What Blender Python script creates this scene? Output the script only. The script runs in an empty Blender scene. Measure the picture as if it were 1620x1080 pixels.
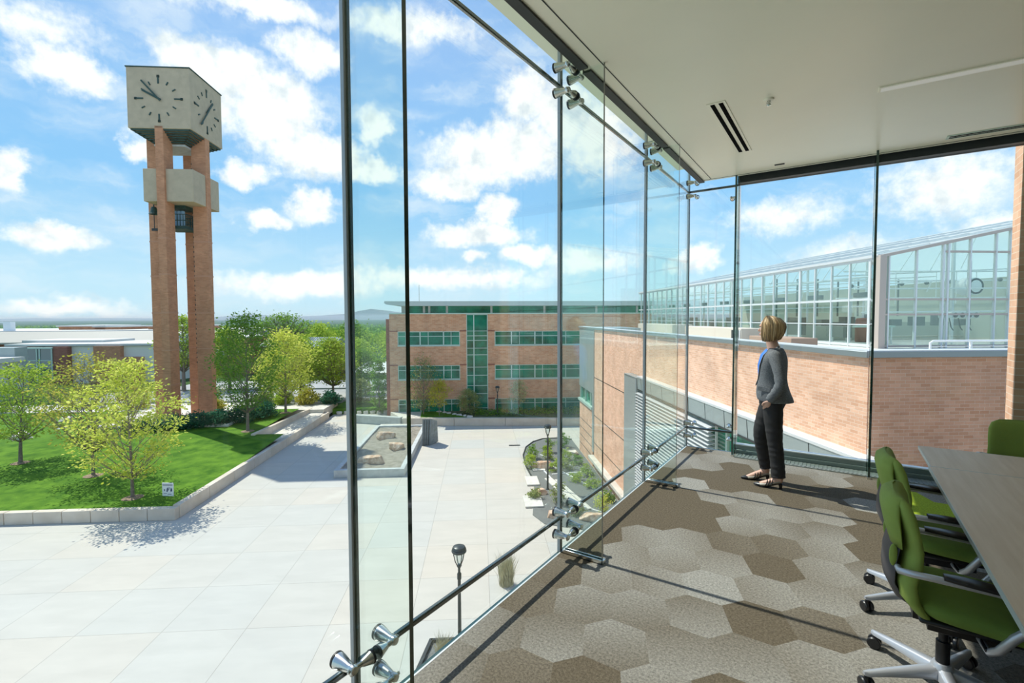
import bpy, bmesh, math, random
import numpy as np
from mathutils import Matrix, Vector

# ------------------------------------------------------------------ camera, sky, sun, exposure
scene = bpy.context.scene
COL = scene.collection
scene.view_settings.view_transform = 'Standard'
scene.view_settings.look = 'None'
scene.view_settings.exposure = 0.27
scene.view_settings.gamma = 1.0
scene.view_settings.use_curve_mapping = False
scene.cycles.transparent_max_bounces = 32
scene.cycles.max_bounces = 10
scene.cycles.diffuse_bounces = 5

def make_camera():
    yaw, pit, rol = math.radians(34.2), math.radians(2.415), math.radians(-0.2)
    fw = Vector((-math.sin(yaw)*math.cos(pit), math.cos(yaw)*math.cos(pit), -math.sin(pit)))
    r = Vector((math.cos(yaw), math.sin(yaw), 0)); u = r.cross(fw)
    r2 = r*math.cos(rol)+u*math.sin(rol); u2 = -r*math.sin(rol)+u*math.cos(rol)
    cd = bpy.data.cameras.new('camera'); cam = bpy.data.objects.new('camera', cd); COL.objects.link(cam)
    m = Matrix((r2, u2, -fw)).transposed().to_4x4(); m.translation = (0, 0, 1.72)
    cam.matrix_world = m
    cd.lens = 17.004; cd.sensor_width = 36; cd.sensor_fit = 'HORIZONTAL'
    cd.shift_x = 0.0003; cd.shift_y = -0.00358
    cd.clip_start = 0.05; cd.clip_end = 60000
    scene.camera = cam
make_camera()

sun_d = bpy.data.lights.new('sun', 'SUN'); sun_d.energy = 4.6; sun_d.angle = math.radians(0.53); sun_d.color = (1.0, 0.955, 0.88)
sun_o = bpy.data.objects.new('sun', sun_d); COL.objects.link(sun_o)
# light travels towards +X, 56.5 degrees above the horizon
_sd = Vector((0.552, 0.012, -0.834))
sun_o.rotation_euler = _sd.to_track_quat('-Z', 'Y').to_euler()
sun_o.location = (-60, 0, 80)

def node(nt, t, **kw):
    n = nt.nodes.new(t)
    for k, v in kw.items():
        if k in ('operation', 'blend_type', 'data_type', 'noise_dimensions', 'feature', 'interpolation_type', 'use_clamp', 'clamp', 'distance', 'offset', 'squash', 'offset_frequency', 'layer_name', 'component', 'wave_type', 'bands_direction', 'normalize'):
            setattr(n, k, v)
        else:
            n.inputs[k].default_value = v
    return n

CLOUDS = [(76.3,20.7,3.4,1.8,1.00),(67.2,24.1,3.6,1.6,1.00),(63.5,22.9,5.0,2.7,1.00),(59.5,20.5,4.8,4.0,1.00),(55.9,17.1,5.7,2.5,1.00),(50.3,16.2,3.7,1.4,1.00),(62.8,14.5,2.6,1.3,0.90),(65.7,21.1,3.2,3.2,0.90),(71.6,15.4,1.5,1.2,1.00),(56.3,26.3,3.5,2.0,1.00),(60.4,29.4,6.4,1.1,0.90),(45.6,30.0,7.7,1.6,0.75),(49.9,20.2,1.9,2.0,0.90),(60.6,10.1,2.5,1.0,1.00),(56.2,11.7,2.2,2.0,1.00),(77.4,7.0,3.2,1.2,1.00),(80.1,11.9,1.1,1.9,0.90),(41.1,15.1,4.0,1.8,1.00),(37.8,17.9,5.5,3.2,1.00),(33.3,18.9,5.1,3.6,1.00),(32.2,24.2,3.5,2.7,1.00),(28.2,22.3,3.6,3.7,1.00),(23.9,20.2,4.3,5.0,0.80),(37.8,9.7,5.9,1.6,1.00),(36.0,12.2,2.4,2.0,1.00),(32.6,7.4,3.3,1.3,1.00),(38.6,7.2,1.6,0.7,0.90),(57.4,3.5,9.4,1.6,0.85),(42.3,4.6,14.3,1.5,0.70),(77.0,1.2,5.7,0.8,0.70),(13.5,6.2,2.6,1.6,1.00),(5.0,10.3,6.2,1.9,0.60),(-7.5,11.4,5.4,3.2,0.75),(-10.8,7.8,3.4,1.3,0.70),(77.8,23.4,4.6,1.8,0.60),(-0.9,6.1,5.0,1.5,0.55),(25.3,6.7,6.5,1.6,0.70),(69.4,30.2,7.3,2.6,0.80),(34.7,38.1,14.2,3.5,0.80),(7.9,36.3,11.6,3.7,0.80),(85.2,11.7,3.5,3.1,0.90)]

def make_world():
    w = bpy.data.worlds.new('sky'); scene.world = w; w.use_nodes = True
    nt = w.node_tree; nt.nodes.clear(); L = nt.links.new
    tc = node(nt, 'ShaderNodeTexCoord')
    sep = node(nt, 'ShaderNodeSeparateXYZ'); L(tc.outputs['Generated'], sep.inputs[0])
    def mth(op, a, b=None, c=None, clamp=False):
        n = nt.nodes.new('ShaderNodeMath'); n.operation = op; n.use_clamp = clamp
        for i, v in enumerate((a, b, c)):
            if v is None: continue
            if isinstance(v, (int, float)): n.inputs[i].default_value = v
            else: L(v, n.inputs[i])
        return n.outputs[0]
    nx = mth('MULTIPLY', sep.outputs[0], -1.0)
    az = mth('MULTIPLY', mth('ARCTAN2', nx, sep.outputs[1]), 57.29578)
    el = mth('MULTIPLY', mth('ARCSINE', sep.outputs[2]), 57.29578)
    comb = node(nt, 'ShaderNodeCombineXYZ'); L(az, comb.inputs[0]); L(el, comb.inputs[1])
    # domain warp so that the cloud edges billow
    n1 = node(nt, 'ShaderNodeTexNoise', Scale=0.28, Detail=7.0, Roughness=0.6); L(comb.outputs[0], n1.inputs['Vector'])
    wv = node(nt, 'ShaderNodeVectorMath', operation='SUBTRACT'); L(n1.outputs['Color'], wv.inputs[0]); wv.inputs[1].default_value = (0.5, 0.5, 0.5)
    ws = node(nt, 'ShaderNodeVectorMath', operation='MULTIPLY'); L(wv.outputs[0], ws.inputs[0]); ws.inputs[1].default_value = (5.5, 3.6, 0)
    wa = node(nt, 'ShaderNodeVectorMath', operation='ADD'); L(comb.outputs[0], wa.inputs[0]); L(ws.outputs[0], wa.inputs[1])
    best = None; low = None
    for (a, e, ra, re_, wt) in CLOUDS:
        s = node(nt, 'ShaderNodeVectorMath', operation='SUBTRACT'); L(wa.outputs[0], s.inputs[0]); s.inputs[1].default_value = (a, e, 0)
        m = node(nt, 'ShaderNodeVectorMath', operation='MULTIPLY'); L(s.outputs[0], m.inputs[0]); m.inputs[1].default_value = (1/ra, 1/re_, 0)
        l = node(nt, 'ShaderNodeVectorMath', operation='LENGTH'); L(m.outputs[0], l.inputs[0])
        v = mth('MULTIPLY_ADD', l.outputs['Value'], -wt, wt*1.35)
        best = v if best is None else mth('MAXIMUM', best, v)
    n2 = node(nt, 'ShaderNodeTexNoise', Scale=0.9, Detail=8.0, Roughness=0.62); L(comb.outputs[0], n2.inputs['Vector'])
    det = mth('MULTIPLY_ADD', n2.outputs['Fac'], 0.9, -0.45)
    dens = mth('ADD', best, det)
    mr = node(nt, 'ShaderNodeMapRange', interpolation_type='SMOOTHSTEP'); L(dens, mr.inputs['Value'])
    mr.inputs['From Min'].default_value = 0.06; mr.inputs['From Max'].default_value = 0.80
    # high thin veil, stretched sideways, a little denser near the horizon
    sc3 = node(nt, 'ShaderNodeVectorMath', operation='MULTIPLY'); L(wa.outputs[0], sc3.inputs[0]); sc3.inputs[1].default_value = (0.05, 0.16, 1)
    n3 = node(nt, 'ShaderNodeTexNoise', Scale=1.6, Detail=9.0, Roughness=0.6); L(sc3.outputs[0], n3.inputs['Vector'])
    mv = node(nt, 'ShaderNodeMapRange', interpolation_type='SMOOTHSTEP'); L(n3.outputs['Fac'], mv.inputs['Value'])
    mv.inputs['From Min'].default_value = 0.42; mv.inputs['From Max'].default_value = 0.80; mv.inputs['To Max'].default_value = 0.8
    # blue gradient by elevation
    cr = node(nt, 'ShaderNodeValToRGB'); er = node(nt, 'ShaderNodeMapRange'); L(el, er.inputs['Value'])
    er.inputs['From Min'].default_value = -2; er.inputs['From Max'].default_value = 50; L(er.outputs[0], cr.inputs['Fac'])
    els = cr.color_ramp.elements
    els[0].position = 0.0; els[0].color = (0.62, 0.80, 0.90, 1)
    els[1].position = 1.0; els[1].color = (0.14, 0.30, 0.72, 1)
    for p, c in ((0.10, (0.52, 0.76, 0.92, 1)), (0.30, (0.27, 0.56, 0.90, 1)), (0.58, (0.29, 0.50, 0.86, 1))):
        e_ = els.new(p); e_.color = c
    # cloud colour: white tops, pale grey undersides
    n4 = node(nt, 'ShaderNodeTexNoise', Scale=0.35, Detail=5.0, Roughness=0.55)
    of = node(nt, 'ShaderNodeVectorMath', operation='ADD'); L(comb.outputs[0], of.inputs[0]); of.inputs[1].default_value = (3.1, 7.7, 2.0)
    L(of.outputs[0], n4.inputs['Vector'])
    mg = node(nt, 'ShaderNodeMapRange', interpolation_type='SMOOTHSTEP'); L(n4.outputs['Fac'], mg.inputs['Value'])
    mg.inputs['From Min'].default_value = 0.5; mg.inputs['From Max'].default_value = 0.72
    cc = node(nt, 'ShaderNodeMixRGB'); L(mg.outputs[0], cc.inputs['Fac']); cc.inputs['Color1'].default_value = (1.0, 1.0, 1.0, 1); cc.inputs['Color2'].default_value = (0.70, 0.77, 0.84, 1)
    m1 = node(nt, 'ShaderNodeMixRGB'); L(mv.outputs[0], m1.inputs['Fac']); L(cr.outputs[0], m1.inputs['Color1']); m1.inputs['Color2'].default_value = (0.80, 0.87, 0.95, 1)
    m2 = node(nt, 'ShaderNodeMixRGB'); L(mr.outputs[0], m2.inputs['Fac']); L(m1.outputs[0], m2.inputs['Color1']); L(cc.outputs[0], m2.inputs['Color2'])
    bg = node(nt, 'ShaderNodeBackground', Strength=1.0); L(m2.outputs[0], bg.inputs['Color'])
    out = node(nt, 'ShaderNodeOutputWorld'); L(bg.outputs[0], out.inputs['Surface'])
make_world()

# ------------------------------------------------------------------ frames, mesh helpers
CAMPUS = math.radians(38.0)
_cs, _sn = math.cos(CAMPUS), math.sin(CAMPUS)
def campus(u, v, z=0.0):
    """campus grid (u across, v away) to world"""
    return (u*_cs - v*_sn, u*_sn + v*_cs, z)

class MB:
    def __init__(s): s.v = []; s.f = []; s.m = []; s.cur = 0
    def mi(s, i): s.cur = i; return s
    def add(s, vs, fs, mis=None):
        b = len(s.v); s.v.extend([tuple(p) for p in vs])
        for k, f in enumerate(fs):
            s.f.append(tuple(i+b for i in f)); s.m.append(s.cur if mis is None else mis[k])
        return s
    def box(s, x0, y0, z0, x1, y1, z1, mis=None):
        vs = [(x0,y0,z0),(x1,y0,z0),(x1,y1,z0),(x0,y1,z0),(x0,y0,z1),(x1,y0,z1),(x1,y1,z1),(x0,y1,z1)]
        return s.add(vs, [(0,3,2,1),(4,5,6,7),(0,1,5,4),(1,2,6,5),(2,3,7,6),(3,0,4,7)], mis)
    def cbox(s, c, d, rot=None):
        x, y, z = (q/2 for q in d); R = rot if rot else Matrix.Identity(3); c = Vector(c)
        vs = [c + R @ Vector(p) for p in ((-x,-y,-z),(x,-y,-z),(x,y,-z),(-x,y,-z),(-x,-y,z),(x,-y,z),(x,y,z),(-x,y,z))]
        return s.add(vs, [(0,3,2,1),(4,5,6,7),(0,1,5,4),(1,2,6,5),(2,3,7,6),(3,0,4,7)])
    def prism(s, poly, z0, z1):
        n = len(poly)
        vs = [(p[0],p[1],z0) for p in poly]+[(p[0],p[1],z1 if not callable(z1) else z1(p)) for p in poly]
        fs = [tuple(range(n))[::-1], tuple(range(n,2*n))]+[(i,(i+1)%n,n+(i+1)%n,n+i) for i in range(n)]
        return s.add(vs, fs)
    def prismx(s, poly, x0, x1):     # polygon in (y, z) swept along x
        n = len(poly)
        vs = [(x0,p[0],p[1]) for p in poly]+[(x1,p[0],p[1]) for p in poly]
        fs = [tuple(range(n))[::-1], tuple(range(n,2*n))]+[(i,(i+1)%n,n+(i+1)%n,n+i) for i in range(n)]
        return s.add(vs, fs)
    def prismy(s, poly, y0, y1):     # polygon in (x, z) swept along y
        n = len(poly)
        vs = [(p[0],y0,p[1]) for p in poly]+[(p[0],y1,p[1]) for p in poly]
        fs = [tuple(range(n)), tuple(range(n,2*n))[::-1]]+[(i,n+i,n+(i+1)%n,(i+1)%n) for i in range(n)]
        return s.add(vs, fs)
    def tube(s, pts, rad, n=10, ref=(0,0,1), cap=True):
        pts = [Vector(p) for p in pts]; ref = Vector(ref); k = len(pts); vs = []; prev = None
        for i, p in enumerate(pts):
            t = (pts[min(i+1,k-1)]-pts[max(i-1,0)]).normalized()
            r = rad[i] if isinstance(rad, (list, tuple)) else rad
            a = t.cross(ref) if prev is None else prev - t*prev.dot(t)
            if a.length < 1e-4: a = t.cross(Vector((1,0,0))) if abs(t.x) < .9 else t.cross(Vector((0,1,0)))
            a.normalize(); b = t.cross(a).normalized(); prev = a
            ra, rb = r if isinstance(r, (list, tuple)) else (r, r)
            for j in range(n):
                w = 2*math.pi*j/n
                vs.append(p + a*(ra*math.cos(w)) + b*(rb*math.sin(w)))
        fs = []
        for i in range(k-1):
            for j in range(n):
                fs.append((i*n+j, i*n+(j+1)%n, (i+1)*n+(j+1)%n, (i+1)*n+j))
        if cap: fs.append(tuple(range(n))[::-1]); fs.append(tuple(range((k-1)*n, k*n)))
        return s.add(vs, fs)
    def lathe(s, prof, n=20, c=(0,0,0), axis='z'):
        vs = []; k = len(prof)
        for (r, h) in prof:
            for j in range(n):
                w = 2*math.pi*j/n; a, b = r*math.cos(w), r*math.sin(w)
                p = {'z': (a,b,h), 'x': (h,a,b), 'y': (b,h,a)}[axis]
                vs.append((p[0]+c[0], p[1]+c[1], p[2]+c[2]))
        fs = []
        for i in range(k-1):
            for j in range(n):
                fs.append((i*n+j, i*n+(j+1)%n, (i+1)*n+(j+1)%n, (i+1)*n+j))
        fs.append(tuple(range(n))[::-1]); fs.append(tuple(range((k-1)*n, k*n)))
        return s.add(vs, fs)
    def ball(s, c, r, n=12, m=8):
        rx, ry, rz = r if isinstance(r, (list, tuple)) else (r, r, r)
        vs = [(c[0],c[1],c[2]-rz)]
        for i in range(1, m):
            t = math.pi*i/m
            for j in range(n):
                w = 2*math.pi*j/n
                vs.append((c[0]+rx*math.sin(t)*math.cos(w), c[1]+ry*math.sin(t)*math.sin(w), c[2]-rz*math.cos(t)))
        vs.append((c[0],c[1],c[2]+rz)); fs = []
        for j in range(n): fs.append((0, 1+(j+1)%n, 1+j))
        for i in range(m-2):
            for j in range(n): fs.append((1+i*n+j, 1+i*n+(j+1)%n, 1+(i+1)*n+(j+1)%n, 1+(i+1)*n+j))
        e = len(vs)-1; o = 1+(m-2)*n
        for j in range(n): fs.append((o+j, o+(j+1)%n, e))
        return s.add(vs, fs)
    def build(s, name, mats, parent=None, loc=(0,0,0), rz=0.0, smooth=True, bevel=0, angle=0.6):
        me = bpy.data.meshes.new(name); me.from_pydata(s.v, [], s.f)
        mats = mats if isinstance(mats, (list, tuple)) else [mats]
        for m in mats: me.materials.append(m)
        me.polygons.foreach_set('material_index', s.m)
        bm = bmesh.new(); bm.from_mesh(me); bmesh.ops.recalc_face_normals(bm, faces=bm.faces); bm.to_mesh(me); bm.free()
        if smooth:
            me.polygons.foreach_set('use_smooth', [True]*len(me.polygons)); me.set_sharp_from_angle(angle=angle)
        me.update()
        o = bpy.data.objects.new(name, me); COL.objects.link(o); o.parent = parent; o.location = loc; o.rotation_euler = (0,0,rz)
        if bevel:
            b = o.modifiers.new('bevel', 'BEVEL'); b.width = bevel; b.segments = 2; b.limit_method = 'ANGLE'
        return o

def tag(o, label=None, cat=None, group=None, kind=None):
    if label: o['label'] = label
    if cat: o['category'] = cat
    if group: o['group'] = group
    if kind: o['kind'] = kind
    return o
def empty(name, loc=(0,0,0), rz=0.0):
    o = bpy.data.objects.new(name, None); COL.objects.link(o); o.location = loc; o.rotation_euler = (0,0,rz); o.empty_display_size = .2
    return o
def kids(o): return [c for c in bpy.data.objects if c.parent == o]
def copy_tree(o, parent=None):
    c = o.copy(); COL.objects.link(c)
    if parent is not None: c.parent = parent
    for ch in kids(o): copy_tree(ch, c)
    return c
def cempty(name, u, v, z): return empty(name, campus(u, v, z), CAMPUS)

# ------------------------------------------------------------------ materials
def M(name, col, rough=.6, metal=0.0, var=0.0, scale=8.0, bump=0.0, col2=None, spec=0.5, coat=0.0, bscale=None, stretch=None, trans=0.0):
    m = bpy.data.materials.new(name); m.use_nodes = True; nt = m.node_tree; L = nt.links.new
    b = nt.nodes['Principled BSDF']
    b.inputs['Base Color'].default_value = (*col, 1); b.inputs['Roughness'].default_value = rough; b.inputs['Metallic'].default_value = metal
    b.inputs['Specular IOR Level'].default_value = spec
    if coat: b.inputs['Coat Weight'].default_value = coat
    tc = node(nt, 'ShaderNodeTexCoord'); vec = tc.outputs['Object']
    if stretch:
        mp = node(nt, 'ShaderNodeMapping'); mp.inputs['Scale'].default_value = stretch; L(vec, mp.inputs[0]); vec = mp.outputs[0]
    if col2 is not None or var:
        if col2 is None: c1 = tuple(max(0, c*(1-var)) for c in col); c2 = tuple(min(1, c*(1+var)) for c in col)
        else: c1, c2 = col, col2
        n = node(nt, 'ShaderNodeTexNoise', Scale=scale, Detail=6.0, Roughness=.6); L(vec, n.inputs['Vector'])
        r = node(nt, 'ShaderNodeValToRGB'); L(n.outputs['Fac'], r.inputs['Fac'])
        r.color_ramp.elements[0].position = .35; r.color_ramp.elements[1].position = .65
        r.color_ramp.elements[0].color = (*c1, 1); r.color_ramp.elements[1].color = (*c2, 1)
        L(r.outputs[0], b.inputs['Base Color'])
    if bump:
        n = node(nt, 'ShaderNodeTexNoise', Scale=bscale or scale*3, Detail=6.0); L(vec, n.inputs['Vector'])
        bp = node(nt, 'ShaderNodeBump', Strength=bump, Distance=.02); L(n.outputs['Fac'], bp.inputs['Height']); L(bp.outputs[0], b.inputs['Normal'])
    return m

def brick(name, c1, c2, mortar, bw=.203, bh=.067, ms=.009, bump=.4):
    m = bpy.data.materials.new(name); m.use_nodes = True; nt = m.node_tree; L = nt.links.new
    b = nt.nodes['Principled BSDF']; b.inputs['Roughness'].default_value = .85; b.inputs['Specular IOR Level'].default_value = .2
    tc = node(nt, 'ShaderNodeTexCoord'); sp = node(nt, 'ShaderNodeSeparateXYZ'); L(tc.outputs['Object'], sp.inputs[0])
    ad = node(nt, 'ShaderNodeMath', operation='ADD'); L(sp.outputs[0], ad.inputs[0]); L(sp.outputs[1], ad.inputs[1])
    cb = node(nt, 'ShaderNodeCombineXYZ'); L(ad.outputs[0], cb.inputs[0]); L(sp.outputs[2], cb.inputs[1])
    br = node(nt, 'ShaderNodeTexBrick', Scale=1.0); L(cb.outputs[0], br.inputs['Vector'])
    br.inputs['Color1'].default_value = (*c1, 1); br.inputs['Color2'].default_value = (*c2, 1); br.inputs['Mortar'].default_value = (*mortar, 1)
    br.inputs['Mortar Size'].default_value = ms/2; br.inputs['Mortar Smooth'].default_value = .2; br.inputs['Bias'].default_value = 0
    br.inputs['Brick Width'].default_value = bw; br.inputs['Row Height'].default_value = bh
    n = node(nt, 'ShaderNodeTexNoise', Scale=1.3, Detail=5.0); L(tc.outputs['Object'], n.inputs['Vector'])
    mr = node(nt, 'ShaderNodeMapRange'); L(n.outputs['Fac'], mr.inputs['Value']); mr.inputs['From Min'].default_value = .3; mr.inputs['From Max'].default_value = .7
    mr.inputs['To Min'].default_value = .86; mr.inputs['To Max'].default_value = 1.12
    mx = node(nt, 'ShaderNodeVectorMath', operation='SCALE'); L(br.outputs['Color'], mx.inputs[0]); L(mr.outputs[0], mx.inputs['Scale'])
    L(mx.outputs[0], b.inputs['Base Color'])
    bp = node(nt, 'ShaderNodeBump', Strength=bump, Distance=.006); bp.invert = True; L(br.outputs['Fac'], bp.inputs['Height']); L(bp.outputs[0], b.inputs['Normal'])
    return m

def glass(name, tint, refl=1.0):
    m = bpy.data.materials.new(name); m.use_nodes = True; nt = m.node_tree; nt.nodes.clear(); L = nt.links.new
    t = node(nt, 'ShaderNodeBsdfTransparent'); t.inputs[0].default_value = (*tint, 1)
    g = node(nt, 'ShaderNodeBsdfGlossy', Roughness=0.0); g.inputs[0].default_value = (.9, 1, .96, 1)
    lw = node(nt, 'ShaderNodeLayerWeight', Blend=.5)
    p = node(nt, 'ShaderNodeMath', operation='POWER'); L(lw.outputs['Facing'], p.inputs[0]); p.inputs[1].default_value = 5.0
    ma = node(nt, 'ShaderNodeMath', operation='MULTIPLY_ADD'); L(p.outputs[0], ma.inputs[0]); ma.inputs[1].default_value = .80*refl; ma.inputs[2].default_value = .035*refl
    mx = node(nt, 'ShaderNodeMixShader'); L(ma.outputs[0], mx.inputs[0]); L(t.outputs[0], mx.inputs[1]); L(g.outputs[0], mx.inputs[2])
    o = node(nt, 'ShaderNodeOutputMaterial'); L(mx.outputs[0], o.inputs[0])
    return m

def leafmat(name, c1, c2):
    m = bpy.data.materials.new(name); m.use_nodes = True; nt = m.node_tree; nt.nodes.clear(); L = nt.links.new
    gi = node(nt, 'ShaderNodeNewGeometry')
    r = node(nt, 'ShaderNodeValToRGB'); L(gi.outputs['Random Per Island'], r.inputs['Fac'])
    r.color_ramp.elements[0].color = (*c1, 1); r.color_ramp.elements[1].color = (*c2, 1)
    d = node(nt, 'ShaderNodeBsdfDiffuse'); t = node(nt, 'ShaderNodeBsdfTranslucent'); L(r.outputs[0], d.inputs[0]); L(r.outputs[0], t.inputs[0])
    mx = node(nt, 'ShaderNodeMixShader'); mx.inputs[0].default_value = .5; L(d.outputs[0], mx.inputs[1]); L(t.outputs[0], mx.inputs[2])
    o = node(nt, 'ShaderNodeOutputMaterial'); L(mx.outputs[0], o.inputs[0])
    return m

SALMON = brick('salmon_brick', (.66,.37,.235), (.80,.50,.345), (.78,.62,.49))
BRICKWALL = SALMON
FARBRICK = brick('red_brick', (.62,.29,.15), (.74,.41,.24), (.70,.50,.36), bw=.4, bh=.134, ms=.02)
TOWERBRICK = brick('tower_brick', (.50,.22,.115), (.62,.29,.16), (.54,.32,.20), bw=.3, bh=.1, ms=.014)
DARKBRICK = brick('dark_brick', (.30,.11,.075), (.38,.15,.10), (.34,.2,.15), bw=.4, bh=.134, ms=.02)
CONC = M('concrete', (.62,.58,.50), .85, var=.12, scale=1.5, bump=.15)
TOWERCONC = M('tower_concrete', (.50,.395,.27), .85, var=.08, scale=2.0, bump=.2)
GREYCONC = M('grey_concrete', (.50,.51,.48), .85, var=.12, scale=2.5, bump=.15)
WHITEROOF = M('white_roofing', (.60,.595,.55), .7, var=.04, scale=.3)
METALG = M('grey_green_panel', (.36,.41,.40), .35, .3, var=.04, scale=1)
METALD = M('dark_grey_metal', (.035,.042,.042), .5, .3)
COPING = M('coping_metal', (.30,.34,.35), .35, .5)
COPLIGHT = M('light_metal', (.74,.75,.74), .4, .3)
TEALGL = M('teal_glazing', (.012,.20,.115), .06, 0.0, spec=.45, var=.55, scale=.6)
DKGL = M('dark_glazing', (.05,.11,.12), .05, 0.0, spec=1.0, coat=1.0)
FRAMEW = M('pale_green_frame', (.52,.66,.57), .4, .2)
TEALST = M('painted_teal_steel', (.02,.06,.052), .6)
BLACK = M('black_plastic', (.012,.012,.013), .35)
RUBBER = M('black_rubber', (.015,.017,.017), .5)
STEEL = M('brushed_steel', (.62,.63,.60), .22, 1.0)
SILVER = M('silver_paint', (.50,.51,.54), .35, .55)
GLASS = glass('clear_glass', (.965,.988,.976))
FIN = glass('fin_glass', (.93,.975,.955))
EDGE = M('glass_edge', (.008,.045,.035), .08, 0.0, spec=.8, coat=.6)
SILIC = M('grey_silicone', (.33,.36,.37), .35, .2)
SEAL = M('dark_seal', (.012,.028,.024), .18, 0.0, spec=1.0, coat=1.0)
GHGLASS = glass('greenhouse_glass', (.91,.965,.95), 2.4)
SOIL = M('soil', (.22,.19,.14), .95, col2=(.34,.30,.24), scale=2.5, bump=.5)
GRAVEL = M('dark_gravel', (.11,.12,.11), .95, col2=(.22,.23,.21), scale=30, bump=.6)
ROCK = M('sandstone', (.46,.27,.16), .9, col2=(.80,.63,.47), scale=3.2, bump=1.0, bscale=9)
PALEROCK = M('pale_stone', (.60,.54,.46), .9, col2=(.75,.70,.62), scale=2.5, bump=.5)
BARK = M('bark', (.22,.18,.145), .9, var=.3, scale=12, bump=.5)
CHAR = M('lamp_charcoal', (.045,.055,.055), .35, .4)
WHITE = M('white_paint', (.85,.86,.85), .4)
def polycarb():
    m = bpy.data.materials.new('roof_glass'); m.use_nodes = True; nt = m.node_tree; nt.nodes.clear(); L = nt.links.new
    t = node(nt, 'ShaderNodeBsdfTransparent'); t.inputs[0].default_value = (.93,.96,.95,1)
    d = node(nt, 'ShaderNodeBsdfTranslucent'); d.inputs[0].default_value = (.85,.9,.88,1); e = node(nt, 'ShaderNodeBsdfDiffuse'); e.inputs[0].default_value = (.85,.9,.88,1)
    m1 = node(nt, 'ShaderNodeMixShader'); m1.inputs[0].default_value = .5; L(d.outputs[0], m1.inputs[1]); L(e.outputs[0], m1.inputs[2])
    m2 = node(nt, 'ShaderNodeMixShader'); m2.inputs[0].default_value = .52; L(t.outputs[0], m2.inputs[1]); L(m1.outputs[0], m2.inputs[2])
    o = node(nt, 'ShaderNodeOutputMaterial'); L(m2.outputs[0], o.inputs[0]); return m
ROOFGLASS = polycarb()
LAMPGLASS = glass('lamp_glass', (.85,.9,.9))

# ================================================================== THE ROOM
XG, YF, ZC, ZT = -1.667, 6.60, 3.42, 3.64      # glass plane, far glass plane, ceiling, top of glass
JL, JH = 0.25, 3.345                            # heights of the two horizontal glass joints
SEAMS = [-2.30, -0.52, 1.281, 3.09, 4.925]      # vertical joints of the long glass wall
def struct(o): o['kind'] = 'structure'; return o

def carpet_material():
    m = bpy.data.materials.new('carpet'); m.use_nodes = True; nt = m.node_tree; L = nt.links.new
    b = nt.nodes['Principled BSDF']; b.inputs['Roughness'].default_value = .95; b.inputs['Specular IOR Level'].default_value = .1
    at = node(nt, 'ShaderNodeAttribute'); at.attribute_name = 'pattern'
    tc = node(nt, 'ShaderNodeTexCoord'); n = node(nt, 'ShaderNodeTexNoise', Scale=260.0, Detail=3.0, Roughness=.8); L(tc.outputs['Object'], n.inputs['Vector'])
    n2 = node(nt, 'ShaderNodeTexNoise', Scale=75.0, Detail=4.0, Roughness=.7); L(tc.outputs['Object'], n2.inputs['Vector'])
    av = node(nt, 'ShaderNodeMath', operation='ADD'); L(n.outputs['Fac'], av.inputs[0]); L(n2.outputs['Fac'], av.inputs[1])
    mr = node(nt, 'ShaderNodeMapRange'); L(av.outputs[0], mr.inputs['Value']); mr.inputs['From Min'].default_value = .7; mr.inputs['From Max'].default_value = 1.3
    mr.inputs['To Min'].default_value = .30; mr.inputs['To Max'].default_value = 1.70
    s = node(nt, 'ShaderNodeVectorMath', operation='SCALE'); L(at.outputs['Color'], s.inputs[0]); L(mr.outputs[0], s.inputs['Scale']); L(s.outputs[0], b.inputs['Base Color'])
    bp = node(nt, 'ShaderNodeBump', Strength=.5, Distance=.004); L(av.outputs[0], bp.inputs['Height']); L(bp.outputs[0], b.inputs['Normal'])
    return m

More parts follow.
